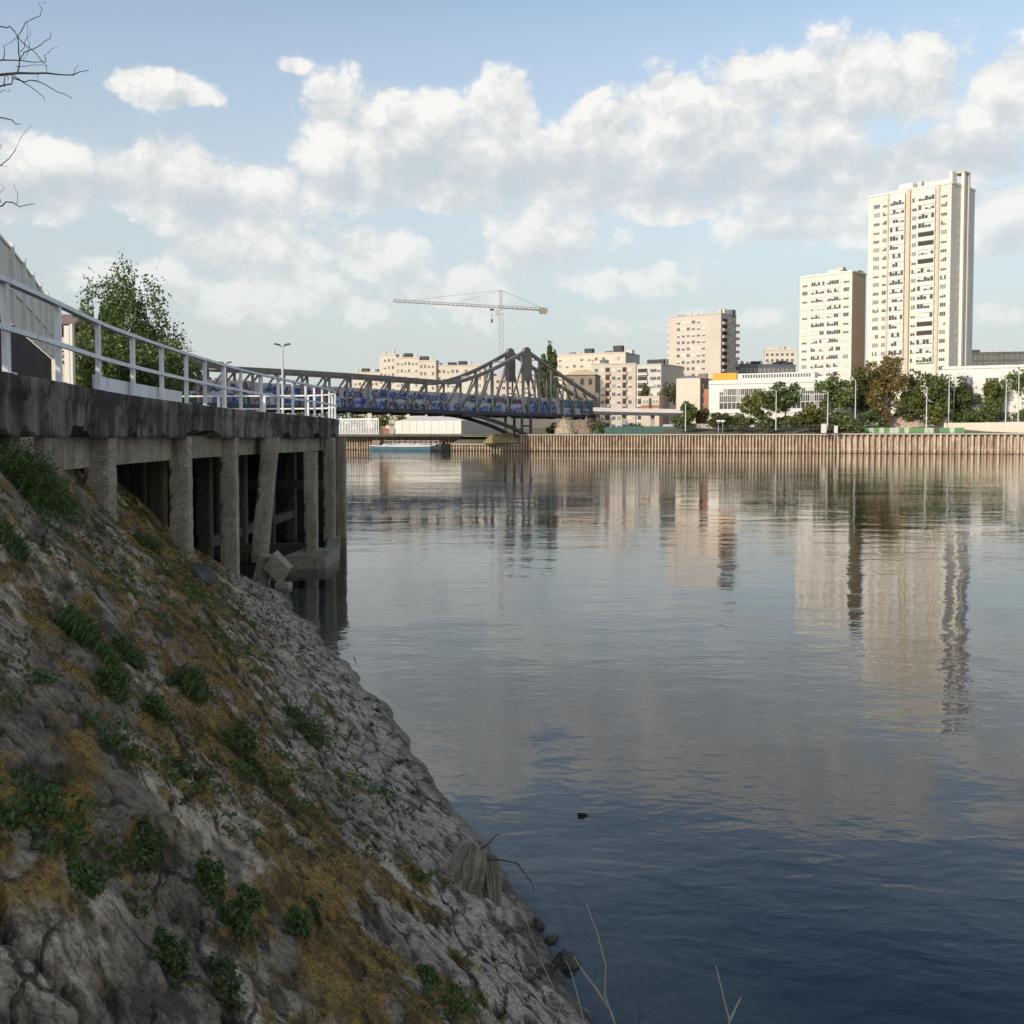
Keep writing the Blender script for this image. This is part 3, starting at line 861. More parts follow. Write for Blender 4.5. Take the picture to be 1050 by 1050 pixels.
# rubble of the broken column
RUB = [((262, 277, 568, 612), 28.3, .30, 'tall broken concrete lump leaning under the cracked column'),
       ((273, 297, 570, 592), 28.0, .75, 'slanting broken concrete slab under the cracked column'),
       ((284, 298, 596, 615), 27.6, .05, 'squarish concrete lump lowest in the rubble below the cracked column')]
for (x0, x1, y0, y1), Y, tilt, lab in RUB:
    a = at(x0, y1, Y); b = at(x1, y0, Y)
    cx, cz = (a.x + b.x) / 2, (a.z + b.z) / 2; sw_, sh_ = abs(b.x - a.x) * .95, abs(b.z - a.z) * .95
    rg = np.random.default_rng(int(x0)); mb = MB()
    pts = []
    for z in (-1, 1):
        for (u, v) in ((-1, -1), (1, -1), (1, 1), (-1, 1)):
            q = np.array((u * sw_ / 2, v * .24, z * sh_ / 2)) * (0.85 + 0.3 * rg.random(3))
            ct, s_ = math.cos(tilt), math.sin(tilt)
            pts.append((cx + q[0] * ct + q[2] * s_ * .8, Y + q[1], cz - q[0] * s_ + q[2] * ct))
    mb.hexa(pts); mb.beam((cx, Y, cz - sh_ * .45), (cx + .03, Y, -1.2 if cz < 0.3 else cz - sh_ * .6), sw_ * .5, .3)
    o = mb.build('concrete_rubble', M['column'])
    bv_ = o.modifiers.new('bevel', 'BEVEL'); bv_.width = 0.025; bv_.segments = 2
    tag(o, lab, 'rubble', 'broken concrete below the leaning column')

# ------------------------------------------------------------------ railing along the deck edge
rail = thing('metal_railing', 'white painted metal railing along the edge of the concrete quay deck', 'railing', (-6.2, 12, DT))
RI = []
posts_px = [10.6, 63.4, 103, 138, 167, 192, 211, 230, 248, 269, 286, 301, 314, 323, 331, 338]
ratios = EP[:, 0] / np.maximum(EP[:, 1], 1)
first = edge_i(11.3)
idx = [first - 30 * k for k in (3, 2, 1)]
last = 0
for px in posts_px:
    r_ = ratio(px, 400)
    cand = np.where((ES > ES[first] - 1) & (EP[:, 0] > -7.3))[0]
    ii = int(cand[np.argmin(np.abs((EP[cand, 0] - .10) / EP[cand, 1] - r_))])
    if ii > last + 12: idx.append(ii); last = ii
while last + 28 < len(EP) - 2: last += 28; idx.append(last)
for ii in idx:
    p = EP[ii] - EN[ii] * 0.12
    mb = MB(); mb.box((p[0], p[1], DT + .5), (0.06, 0.12, 1.02), math.atan2(ET[ii][1], ET[ii][0]) + math.pi / 2)
    mb.box((p[0], p[1], DT + .012), (0.16, 0.2, 0.022), math.atan2(ET[ii][1], ET[ii][0]) + math.pi / 2)
    mb.build('post', M['railwhite'], rail)
for nm, z, wd, hg in (('top_rail', DT + 1.03, 0.10, 0.055), ('middle_rail', DT + 0.5, 0.045, 0.06)):
    mb = MB(); off = 0.12 if nm == 'top_rail' else 0.075
    q = [(EP[i] - EN[i] * off) for i in range(idx[0], len(EP), 5)]
    for a, b in zip(q[:-1], q[1:]): mb.beam((a[0], a[1], z), (b[0], b[1], z), wd, hg)
    mb.build(nm, M['railwhite'], rail)
mb = MB(); i0, i1 = idx[5], idx[8]
q = [(EP[i] - EN[i] * 0.20) for i in range(i0, i1 + 1, 4)]
for a, b in zip(q[:-1], q[1:]): mb.beam((a[0], a[1], DT + .13), (b[0], b[1], DT + .13), .02, .24)
mb.build('kick_plate', M['railwhite'], rail)

# ------------------------------------------------------------------ ramp wall with panel fence on top
RW = [(-9.2, -30), (-9.2, 8), (-9.7, 16), (-12.0, 25), (-17.0, 39.4)]
RP, RS = resample(RW, 0.5)
wallm = MB()
ZW = 6.8
for a, b in zip(RP[:-1], RP[1:]): wallm.beam((a[0] - .16, a[1], 5.45), (b[0] - .16, b[1], 5.45), 0.3, 2.7)
M['ramp'] = mat_wall('dark_ramp_concrete', (0.05, 0.043, 0.04), (0.09, 0.078, 0.07), 0.8, 0.93, streak=0.4, streakcol=(0.03, 0.026, 0.024), sscale=(2, 2, .2))
tag(wallm.build('ramp_wall', M['ramp']), 'dark concrete ramp wall behind the railing below the cream fence', 'wall')
fence = thing('panel_fence', 'tall cream panel fence standing on the dark concrete ramp wall', 'fence', (RP[-1][0], RP[-1][1], ZW))
t = NT('cream_fence_panel')
w = t.worldpos(); n = t.noise(t.worldpos((1, 1, .3)), 2.0, 4, 0.6)
colp = t.mix(n, (0.66, 0.64, 0.58), (0.76, 0.74, 0.68))
d = t.n('ShaderNodeBsdfDiffuse'); tl = t.n('ShaderNodeBsdfTranslucent'); t.setv(d.inputs[0], colp); t.setv(tl.inputs[0], colp)
ms = t.n('ShaderNodeMixShader'); ms.inputs[0].default_value = 0.2; t.link(d.outputs[0], ms.inputs[1]); t.link(tl.outputs[0], ms.inputs[2]); t.link(ms.outputs[0], t.out.inputs['Surface'])
M['fencepanel'] = t.mat
M['fencepost'] = mat_plain('cream_post', (0.75, 0.73, 0.68), 0.5)
step = 5; N_ = len(RP) - 1
post_ix = list(range(N_, 0, -step))
for i in post_ix:
    p = RP[i]; tdir = RP[i] - RP[i - 1]; a_ = math.atan2(tdir[1], tdir[0])
    mb = MB(); mb.box((p[0] + .05, p[1], ZW + 1.06), (0.18, 0.16, 2.12), a_); mb.build('post', M['fencepost'], fence)
for i, j in zip(post_ix[:-1], post_ix[1:]):
    a, b = RP[i], RP[j]
    mb = MB(); mb.beam((a[0], a[1], ZW + 1.0), (b[0], b[1], ZW + 1.0), 0.03, 1.9); mb.build('panel', M['fencepanel'], fence)
    mb = MB()
    for z in (1.98, 0.92): mb.beam((a[0] + .03, a[1], ZW + z), (b[0] + .03, b[1], ZW + z), 0.07, 0.06)
    mb.build('cross_rail', M['fencepost'], fence)
ep = at(72, 360, 41.5)
mb = MB(); mb.box((ep.x - .1, ep.y, 6.4), (0.24, 0.1, 3.7), -.3); mb.box((ep.x + .13, ep.y - .1, 6.42), (0.12, 0.14, 3.75), -.3)
tag(mb.build('gate_panel', M['fencepanel']), 'pale upright panel at the far end of the dark ramp wall', 'panel')

# ================================================================== trees
def leaf_quads(C, size, rng, flat=0.0):
    n = len(C)
    a = rng.normal(size=(n, 3)); a /= np.linalg.norm(a, axis=1)[:, None]
    b = rng.normal(size=(n, 3)); b -= (b * a).sum(1)[:, None] * a; b /= np.linalg.norm(b, axis=1)[:, None]
    s = size * (0.6 + 0.8 * rng.random(n))[:, None]
    l = s * 0.75; w_ = s * 0.42
    V = np.stack([C - a * l, C + b * w_, C + a * l, C - b * w_], 1).reshape(-1, 3)
    return V, np.arange(4 * n).reshape(n, 4)


def crown_points(n, rx, ry, rz, rng, lobes=14, fill=0.5, gaps=0.45):
    """points in clumps spread through an uneven crown"""
    L = []
    for _ in range(lobes):
        d = rng.normal(size=3); d /= np.linalg.norm(d)
        r = 0.25 + 0.60 * rng.random() ** 0.6
        L.append((d * r, 0.20 + 0.22 * rng.random()))
    L.append((np.zeros(3), 0.45))
    P = []
    tot = sum(r ** 2 for _, r in L)
    for c, r in L:
        k = int(n * r * r / tot) + 1
        d = rng.normal(size=(k, 3)); d /= np.linalg.norm(d, axis=1)[:, None]
        q = c + d * (r * (fill + (1 - fill) * rng.random(k) ** 0.5))[:, None] * (1 + .2 * rng.normal(size=(k, 1)))
        P.append(q)
    P = np.concatenate(P)
    hole = vnoise(P[:, 0] * 4.5 + 7 + P[:, 1] * 1.7, P[:, 2] * 4.5 + 3 - P[:, 1] * 2.1, int(rng.integers(999)))
    P = P[hole > gaps * 0.75]
    return P * np.array((rx, ry, rz))


def tree(name, label, base, height, width, mat, cat='tree', group=None, nleaf=2600, leaf=0.35, crown0=0.22, seed=1, gaps=0.45, trunk=True, lobes=14, depth=None, cone=0.0):
    rng = np.random.default_rng(seed)
    o = thing(name, label, cat, base, group)
    b = Vector(base)
    cz0 = height * crown0; rz = (height - cz0) / 2 * 1.0; cc = b + Vector((0, 0, cz0 + rz))
    rx = width / 2; ry = (depth or width) / 2
    if trunk:
        mb = MB(); tr_ = max(0.07, height * 0.018)
        top = b + Vector((rng.normal() * .2, rng.normal() * .2, cz0 + rz * 1.2))
        mb.tube([b - Vector((0, 0, .3)), b + Vector((0, 0, cz0 * .5)), b + Vector((.1, 0, cz0 + rz * .3)), top], [tr_ * 1.3, tr_, tr_ * .75, tr_ * .25], 7)
        for k in range(9):
            z = cz0 * .8 + rz * 0.9 * rng.random(); a_ = rng.random() * 6.28; l = rx * (.45 + .35 * rng.random())
            p = b + Vector((.05, 0, z)); q = p + Vector((math.cos(a_) * l, math.sin(a_) * l * ry / rx, l * (.5 + .5 * rng.random())))
            m_ = (p + q) / 2 + Vector((0, 0, -.08 * l))
            mb.tube([p, m_, q], [tr_ * .4, tr_ * .25, tr_ * .08], 5)
        mb.build('trunk', M['bark'], o)
    P = crown_points(nleaf, rx * 1.12, ry * 1.12, rz * 1.12, rng, lobes, gaps=gaps) + np.array(cc)
    if cone:
        zr_ = np.clip((P[:, 2] - b.z) / height, 0, 1.05); k_ = (1 - cone * zr_)[:, None]
        P[:, :2] = np.array((b.x, b.y)) + (P[:, :2] - np.array((b.x, b.y))) * k_
    P = P[P[:, 2] > b.z + 0.05]
    V, Q = leaf_quads(P, leaf, rng)
    np_mesh('crown' if trunk else 'foliage', V, Q, mat, o)
    return o


def tree_px(name, label, x0, x1, ytop, ybase, Y, mat, **kw):
    a = at(x0, ybase, Y); b = at(x1, ybase, Y); tp = at((x0 + x1) / 2, ytop, Y)
    base = Vector(((a.x + b.x) / 2, Y, a.z))
    return tree(name, label, base, tp.z - base.z, abs(b.x - a.x), mat, **kw)


# near bank: the tree and the bushes behind the railing
tb = at(134, 449, 50); tree('leafy_tree', 'tall thinly leaved green tree behind the white railing', (tb.x, 50, 4.55), at(0, 287, 50).z - 4.55, 5.3, M['tree_near'], nleaf=34000, leaf=0.10, crown0=0.02, seed=12, gaps=0.46, lobes=120, cone=0.30)
for (x0, x1, yt, Y, sd_, m_, lab) in ((66, 128, 338, 43.0, 3, 'leaf_green', 'dense green bush beside the white gate panel behind the railing'), (112, 172, 345, 45, 4, 'leaf_dark', 'dark green bush under the tall tree behind the railing'), (150, 196, 352, 47.5, 6, 'leaf_green', 'green bush behind the railing where the truss bridge comes into view')):
    a = at(x0, 400, Y); b = at(x1, 400, Y)
    tree('green_bush', lab, ((a.x + b.x) / 2, Y, 4.5), at(x0, yt, Y).z - 4.5, b.x - a.x + .5, M[m_], 'bush', 'bushes behind the railing', nleaf=4200, leaf=0.12, crown0=0.0, seed=sd_, gaps=.3, trunk=False, depth=2.2)

# bare tree out of frame: twigs reach into the top left corner
bt = thing('bare_tree', 'bare leafless branches reaching in beside the top corner of the sky', 'tree', (-11.0, 15.2, 4.55))
mb = MB(); TB = Vector((-11.0, 15.2, 4.55))
mb.tube([TB - Vector((0, 0, .3)), TB + Vector((.1, 0, 2.5)), TB + Vector((.3, -.1, 5)), TB + Vector((.5, -.2, 8))], [.16, .13, .10, .04], 8)
mb.build('trunk', M['bark_thin'], bt)
YB = 14.6
def br(pts, r0, r1, parent=bt):
    """branch through photograph-shaped points, wandering in depth"""
    P = [TB + Vector(q[1:]) if q[0] == 'T' else at(q[0], q[1], YB + (q[2] if len(q) > 2 else 0)) for q in pts]
    D = [P[0]]
    for a, b in zip(P[:-1], P[1:]):
        D += [(a + b) / 2 + Vector((random.gauss(0, .012), random.gauss(0, .05), random.gauss(0, .012))), b]
    m_ = MB(); m_.tube(D, list(np.linspace(r0, r1, len(D))), 5)
    return m_
BR = [([('T', .3, -.1, 4.3), (-90, 70), (-10, 78), (20, 75), (48, 75), (75, 77), (91, 72)], .03, .004),
      ([(-10, 63), (20, 62), (48, 63)], .012, .004), ([('T', .3, -.1, 4.6), (-60, 95), (-5, 91), (12, 86), (12, 76)], .02, .007),
      ([(13, 80), (25, 84), (38, 83), (60, 95), (74, 101)], .010, .004), ([(14, 78), (26, 86), (38, 94), (46, 104)], .009, .003),
      ([(18, 74), (20, 60), (19, 45), (22, 32), (34, 19), (43, 10), (47, 3)], .010, .003), ([(20, 62), (35, 50), (46, 42), (52, 33)], .008, .003),
      ([(21, 53), (26, 40), (31, 30)], .006, .002), ([(47, 62), (50, 54), (60, 48)], .006, .002), ([(73, 77), (77, 70), (81, 66)], .005, .002),
      ([(-8, 25), (0, 27), (10, 27), (18, 37), (28, 48), (38, 56), (47, 66), (48, 76)], .009, .004), ([(3, 62), (4, 47), (18, 37)], .007, .003),
      ([(16, 68), (30, 67), (50, 68)], .005, .003), ([(4, 89), (6, 75), (8, 82)], .008, .004), ([(35, 83), (38, 78), (40, 76)], .004, .002),
      ([('T', .25, 0, 3.7), (-70, 112), (-5, 120), (12, 123), (22, 127)], .018, .004), ([(-12, 172), (0, 170), (15, 155), (32, 128)], .009, .003), ([(-14, 168), (8, 171)], .006, .003),
      ([(-6, 156), (2, 150), (-1, 145)], .005, .003), ([('T', .2, 0, 2.9), (-80, 218), (-8, 213), (6, 207), (20, 212), (36, 209)], .016, .004),
      ([(16, 210), (18, 198), (14, 188)], .005, .002), ([(1, 208), (3, 195), (0, 188)], .005, .002), ([(0, 95), (10, 94), (10, 93)], .005, .002), ([(24, 61), (30, 48), (28, 40), (27, 20)], .005, .002)]
for pts, r0, r1 in BR: br(pts, r0, r1).build('branch', M['bark_thin'], bt)

# small house roof behind the ramp wall
hs = thing('small_house', 'small house with brown roof peeping over the white gate panel', 'house', (at(60, 400, 60).x, 61, 4.55))
c0 = at(70, 330, 60); hx = c0.x - 2.6
mb = MB(); mb.box((hx, 62, 7.0), (6.4, 6, 4.9)); mb.build('wall', M['cream'], hs)
mb = MB(); zt = at(70, 318, 60).z; ze = at(70, 335, 60).z
mb.add([(hx - 3.7, 58.6, ze), (hx + 3.5, 58.6, ze), (hx + 3.5, 65.4, ze), (hx - 3.7, 65.4, ze), (hx - 3.0, 62, zt), (hx + 2.6, 62, zt), ], [(0, 1, 5, 4), (2, 3, 4, 5), (1, 2, 5), (3, 0, 4), (0, 3, 2, 1)])
mb.build('roof', M['brown'], hs)

# ------------------------------------------------------------------ double-headed street lamps behind the deck
def lamp_double(x, ytop, Y, label):
    p = at(x, ytop, Y); o = thing('street_lamp', label, 'street lamp', (p.x, Y, 4.55), 'street lamps behind the deck')
    m1 = MB(); m1.tube([(p.x, Y, 4.5), (p.x, Y, 8), (p.x, Y, p.z)], [.085, .07, .05], 8); m1.build('pole', M['pole'], o)
    for s_ in (-1, 1):
        m2 = MB(); m2.tube([(p.x, Y, p.z - .05), (p.x + s_ * .18, Y, p.z + .04)], .03, 6)
        m2.add([(p.x + s_ * .12, Y - .12, p.z + .02), (p.x + s_ * .12, Y + .12, p.z + .02), (p.x + s_ * .50, Y + .13, p.z + .10), (p.x + s_ * .50, Y - .13, p.z + .10), (p.x + s_ * .14, Y - .09, p.z + .12), (p.x + s_ * .14, Y + .09, p.z + .12), (p.x + s_ * .46, Y + .09, p.z + .19), (p.x + s_ * .46, Y - .09, p.z + .19)],
               [(3, 2, 1, 0), (4, 5, 6, 7), (0, 1, 5, 4), (1, 2, 6, 5), (2, 3, 7, 6), (3, 0, 4, 7)])
        m2.build('lamp_head', M['darkmetal'], o)


lamp_double(289.5, 355, 65, 'double headed street lamp standing tall above the white railing')
lamp_double(231, 373, 85, 'farther double headed street lamp half hidden behind the white railing')

# ================================================================== things on the near bank
# driftwood stump
t = NT('driftwood')
w = t.worldpos(); g_ = t.noise(t.worldpos((14, 14, 2.2)), 2.0, 6, 0.7, .6); b_ = t.noise(w, 3, 4, .6)
col = t.mix(g_, (0.06, 0.045, 0.03), (0.42, 0.35, 0.24)); col = t.mix(t.ramp(b_, [(.45, 0), (.65, .7)]), col, (0.45, 0.39, 0.27))
t.principled(col, .9, normal=t.bump(g_, .02)); M['driftwood'] = t.mat
def px_bank(x, y, lift=0.0):
    p = bank_hit(x, y); return Vector((p.x, p.y, p.z + lift))
st_ = thing('driftwood_stump', 'split weathered driftwood stump lying at the waterline', 'driftwood', px_bank(488, 955))
def log(parent, name, pts, rads, seed, squash=1.0):
    rg = np.random.default_rng(seed); pts = [Vector(p) for p in pts]
    D, Rr = [], []
    for i in range(len(pts) - 1):
        for q in np.linspace(0, 1, 5)[:-1]: D.append(pts[i].lerp(pts[i + 1], q)); Rr.append(rads[i] * (1 - q) + rads[i + 1] * q)
    D.append(pts[-1]); Rr.append(rads[-1])
    n = 40; V = []
    ridg = rg.normal(size=n) * .13
    for i, p in enumerate(D):
        dd = (D[min(i + 1, len(D) - 1)] - D[max(i - 1, 0)]).normalized(); a = dd.cross(Vector((.2, 1, .1))).normalized(); b = dd.cross(a)
        for k in range(n):
            th = 2 * math.pi * k / n
            rr = Rr[i] * (1 + ridg[k] + .06 * math.sin(3 * th + i * .25) + .03 * rg.normal())
            V.append(p + (a * math.cos(th) + b * math.sin(th) * squash) * rr)
    fs = [(i * n + k, i * n + (k + 1) % n, (i + 1) * n + (k + 1) % n, (i + 1) * n + k) for i in range(len(D) - 1) for k in range(n)]
    cap0 = len(V); V.append(D[0]); V.append(D[-1])
    fs += [((k + 1) % n, k, cap0) for k in range(n)] + [((len(D) - 1) * n + k, (len(D) - 1) * n + (k + 1) % n, cap0 + 1) for k in range(n)]
    mb = MB(); mb.add(V, fs); return mb.build(name, M['driftwood'], parent, smooth=False)
SY = 8.55
def sp(x, y, dy=0.0): return at(x, y, SY + dy)
log(st_, 'trunk_half', [sp(486, 862, .33), sp(482, 870, .28), sp(478, 890, .16), sp(477, 912, .02), sp(482, 940, -.2), sp(496, 975, -.42)], [.03, .10, .14, .13, .10, .05], 3, .75)
log(st_, 'trunk_half', [sp(499, 876, .36), sp(503, 884, .30), sp(505, 905, .14), sp(507, 935, -.06), sp(517, 968, -.3)], [.015, .07, .078, .05, .02], 4, .8)
log(st_, 'root', [sp(494, 900, .26), sp(492, 925, .08), sp(500, 955, -.1)], [.02, .035, .015], 8)
log(st_, 'root', [sp(470, 890, .2), sp(463, 915, .0), sp(468, 940, -.15)], [.06, .07, .04], 6)
for q in ([(490, 872), (500, 866), (507, 858), (512, 855)], [(500, 880), (515, 882), (530, 885), (545, 905), (548, 912)]):
    m_ = MB(); m_.tube([sp(x, y, .25) for x, y in q], list(np.linspace(.010, .003, len(q))), 5); m_.build('twig', M['bark'], st_)

# dead stems leaning over the water at the bottom edge
M['deadstem'] = mat_wall('dead_stem', (0.30, 0.25, 0.19), (0.42, 0.36, 0.29), 8.0, .9)
def stem(label, groups_, Y, r=.0065):
    base = px_bank(*groups_[0][0]) if groups_[0][0][1] < 1050 else None
    o = None
    for i, q in enumerate(groups_):
        P = [at(x, y, Y - .05 * k) for k, (x, y) in enumerate(reversed(q))][::-1]
        if i == 0:
            foot = Vector((P[0].x - .05, P[0].y - .15, 0)); foot.z = bank_z(foot.x, foot.y)
            o = thing('dead_stem', label, 'dead stem', foot, 'dead stems at the water edge'); P = [foot] + P
        m_ = MB(); m_.tube(P, list(np.linspace(r, r * .4, len(P))), 5); m_.build('stem', M['deadstem'], o)
stem('pale bare dead stem leaning over the water near the stump', [[(634, 1060), (620, 1020), (621, 990), (612, 955), (601, 927)], [(628, 1040), (612, 1015), (597, 995), (588, 980)]], 5.6)
stem('pale forked dead stem standing alone out of the water at the bottom edge', [[(742, 1075), (748, 1047), (740, 1015), (734, 990)], [(748, 1047), (756, 1030), (760, 1022)]], 5.3)
stem('thin dark dead stem bending over the stones below the stump', [[(575, 1030), (557, 990), (540, 945), (530, 925)], [(557, 990), (545, 975), (530, 960)]], 6.8, .005)
stem('brown dead stem at the bottom edge beside the wet stones', [[(602, 1060), (592, 1020), (585, 995), (580, 985)]], 5.9, .005)

# sticks and litter on the water
def stick(label, pts, r):
    P = [at(x, y, 4251 / (y - 449)) + Vector((0, 0, .012)) for x, y in pts]
    m_ = MB(); m_.tube(P, list(np.linspace(r, r * .5, len(P))), 5)
    tag(m_.build('floating_stick', M['bark_thin']), label, 'stick', 'sticks afloat by the bank')
stick('long thin dark stick afloat off the grey shelf', [(387, 703), (396, 711), (405, 716), (412, 727)], .02)
stick('short dark curved stick afloat nearest the columns', [(363, 676), (366, 683), (373, 688)], .025)
stick('short straight dark stick afloat farther out than the others', [(378, 672), (383, 677), (386, 681)], .018)
stick('bent dark stick lying by the end of the grey shelf', [(404, 745), (418, 746), (430, 744), (436, 746)], .014)
bp = at(597, 842, 4251 / (842 - 449))
m_ = MB(); m_.tube([(bp.x - .048, bp.y, .012), (bp.x - .04, bp.y, .014), (bp.x, bp.y + .005, .015), (bp.x + .02, bp.y + .008, .014), (bp.x + .045, bp.y + .012, .01), (bp.x + .06, bp.y + .014, .008)], [.010, .020, .021, .018, .008, .007], 10)
tag(m_.build('floating_bottle', mat_plain('dark_bottle', (0.012, 0.012, 0.012), .25)), 'small dark bottle floating alone on the blue water', 'bottle')

# loose stones along the waterline
M['stone'] = mat_wall('wet_stone', (0.05, 0.045, 0.038), (0.13, 0.12, 0.105), 4.0, .7)
def boulder(label, x, y, r, seed, mat='stone', sink=.3):
    p = px_bank(x, y); rg = np.random.default_rng(seed)
    import bmesh
    b_ = bmesh.new(); bmesh.ops.create_icosphere(b_, subdivisions=3, radius=1)
    sc_ = np.array((1.25, .9, .7)) * (0.8 + .4 * rg.random(3)); k1 = rg.random(3) * 9
    for v in b_.verts:
        n_ = float(fbm(np.array([v.co.x * 1.3 + k1[0] + v.co.z]), np.array([v.co.y * 1.3 + k1[1] - v.co.z]), 3, seed)[0])
        v.co = Vector(np.array(v.co) * sc_ * (0.6 + .8 * n_)) * r
    me = bpy.data.meshes.new('stone'); b_.to_mesh(me); b_.free(); me.materials.append(M[mat])
    o = bpy.data.objects.new('loose_stone', me); COL.objects.link(o); o.location = (p.x, p.y, p.z + r * (.5 - sink)); o.rotation_euler = tuple(rg.random(3) * 1.2)
    tag(o, label, 'stone', 'loose stones along the waterline')
for i, (x, y, r, lab) in enumerate([(582, 990, .11, 'dark block of stone at the water edge below the stump'), (566, 965, .05, 'small black stone at the water edge just below the stump'), (437, 802, .045, 'black stone where the grey shelf meets the bank'), (377, 718, .05, 'dark stone at the waterline above the grey shelf'), (388, 730, .04, 'smaller dark stone at the waterline touching the grey shelf'), (205, 592, .20, 'rounded grey stone lying below the second column'), (553, 950, .05, 'brown stone wedged beside the stump at the waterline')]):
    boulder(lab, x, y, r, i + 3)

# ------------------------------------------------------------------ weeds
def blade_set(C, Nn, n, length, width, rng, droop=.5, spread=.6):
    """curved grass blades (two quads each) growing from points C with up vectors Nn"""
    k = rng.integers(len(C), size=n); B = C[k]; up = Nn[k]
    a = rng.random(n) * 2 * np.pi
    out = np.stack([np.cos(a), np.sin(a), np.zeros(n)], -1)
    L = (length * (.5 + .8 * rng.random(n)))[:, None]; sp_ = (spread * rng.random(n))[:, None]
    d1 = up + out * sp_; d1 /= np.linalg.norm(d1, axis=1)[:, None]
    m = B + d1 * L * .55; tip = m + (d1 * (1 - droop) + out * droop * .9 - np.array((0, 0, .25 * droop))) * L * .5
    side = np.cross(d1, out); side /= np.linalg.norm(side, axis=1)[:, None] + 1e-9
    w_ = width * (.6 + .8 * rng.random(n))[:, None]
    V = np.stack([B - side * w_ * .5, B + side * w_ * .5, m + side * w_ * .45, m - side * w_ * .45, tip + side * w_ * .06, tip - side * w_ * .06], 1).reshape(-1, 3)
    i = np.arange(n)[:, None] * 6
    Q = np.concatenate([i + np.array([[0, 1, 2, 3]]), i + np.array([[3, 2, 4, 5]])])
    return V, Q


def bank_pts(x, y, rad, n, rng):
    p = bank_hit(x, y)
    a = rng.random(n) * 6.28; r = rad * np.sqrt(rng.random(n)) * (.6 + .8 * rng.random(n))
    ca_, sa_ = np.cos(a) * 1.45, np.sin(a) * .5
    X = p.x + r * (ca_ * U1[0] + sa_ * N1[0]); Y = p.y + r * (ca_ * U1[1] + sa_ * N1[1])
    Z, _ = bank_full(X, Y)
    return p, np.stack([X, Y, Z - .01], -1)


BN = np.array((.45, .12, .88))
def weed(label, x, y, size_px, kind, seed, dens=1.0):
    rng = np.random.default_rng(seed); p0 = bank_hit(x, y)
    r = size_px / F * p0.y * .5
    p, C = bank_pts(x, y, r, 400, rng)
    o = thing('weed_clump', label, 'weed', p, 'weed clumps on the riverbank')
    if kind == 'grass':
        V, Q = blade_set(C, np.tile(BN, (len(C), 1)), int(420 * dens), r * .75, .010 + r * .012, rng)
        np_mesh('blades', V, Q, M['weed'], o)
    else:
        P = []; mb = MB()
        for k in range(int(34 * dens) + 8):
            c = C[k]; d = BN * .8 + rng.normal(size=3) * .6; d /= np.linalg.norm(d); L = r * (.22 + .5 * rng.random())
            e = c + d * L
            mb.tube([c, c + d * L * .5 + rng.normal(size=3) * L * .06, e], [.004, .003, .0015], 4)
            tt = rng.random(42) * .9 + .12
            P.append(c + d * L * tt[:, None] + rng.normal(size=(42, 3)) * L * .26)
        mb.build('stalk', M['weed'], o)
        V, Q = leaf_quads(np.concatenate(P), .015 + r * .022, rng)
        np_mesh('leaves', V, Q, M['weed'], o)
        if kind == 'both':
            V, Q = blade_set(C, np.tile(BN, (len(C), 1)), int(200 * dens), r * .9, .010 + r * .01, rng); np_mesh('blades', V, Q, M['weed'], o)


WEEDS = [(25, 500, 85, 'both', 'large bushy green weeds at the photo edge right under the deck beam', 2.2), (62, 522, 55, 'leaf', 'leafy green weeds spreading beside the first column', 1.5), (12, 562, 42, 'grass', 'bright green grass tuft at the photo edge below the bushy weeds', 1.2),
         (76, 648, 60, 'grass', 'broad tuft of long green grass in the middle of the upper bank', 1.6), (105, 672, 42, 'grass', 'green grass tuft touching the broad tuft on its lower side', 1.0), (130, 676, 46, 'leaf', 'leafy low weeds below the long grass tuft', 1.4), (192, 705, 52, 'both', 'round dark green leafy bush on the mossy band', 2.0),
         (112, 706, 44, 'both', 'mixed weed patch above the yellow moss', 1.2), (158, 728, 48, 'leaf', 'flat leafy weed patch left of the round dark bush', 1.2), (185, 790, 26, 'leaf', 'small blue green weed on the orange moss', .9), (245, 765, 52, 'leaf', 'spreading weeds on bare pale stone beside the mossy band', .8),
         (318, 755, 60, 'leaf', 'long row of green weeds in a crack of the pale stones', 1.3), (300, 735, 30, 'leaf', 'upper end weeds of the crack in the pale stones', .9), (82, 905, 42, 'leaf', 'lone weed with spread leaves on bare flat concrete', 1.2), (150, 870, 40, 'leaf', 'loose weeds above the flat concrete slab', .8),
         (215, 905, 46, 'leaf', 'dark weeds in the joint along the big slab', 1.2), (240, 945, 44, 'leaf', 'dark weeds lower down the joint of the big slab', 1.2), (255, 925, 30, 'leaf', 'small weeds at the bend of the slab joint', .8), (172, 978, 40, 'leaf', 'weed with long runners on the lowest flat slab', 1.0), (228, 1005, 46, 'leaf', 'weed patch in the lowest slab joint near the bottom edge', 1.1),
         (320, 930, 20, 'leaf', 'tiny weed at the edge of the orange moss', .6), (436, 1000, 26, 'leaf', 'dark weed tuft in a hollow between pale rocks', 1.0), (305, 950, 34, 'leaf', 'small creeping weeds on pale stone near the bottom', .8), (8, 840, 26, 'grass', 'dark grass tuft at the photo edge above bare concrete', .8), (150, 560, 44, 'leaf', 'dull green weeds around the foot of the first column', 1.4), (95, 500, 50, 'leaf', 'dark creeper in the shade under the deck before the first column', 1.2)]
for i, (x, y, s_, k_, lab, dn) in enumerate(WEEDS): weed(lab, x, y, s_, k_, 100 + i, dn)

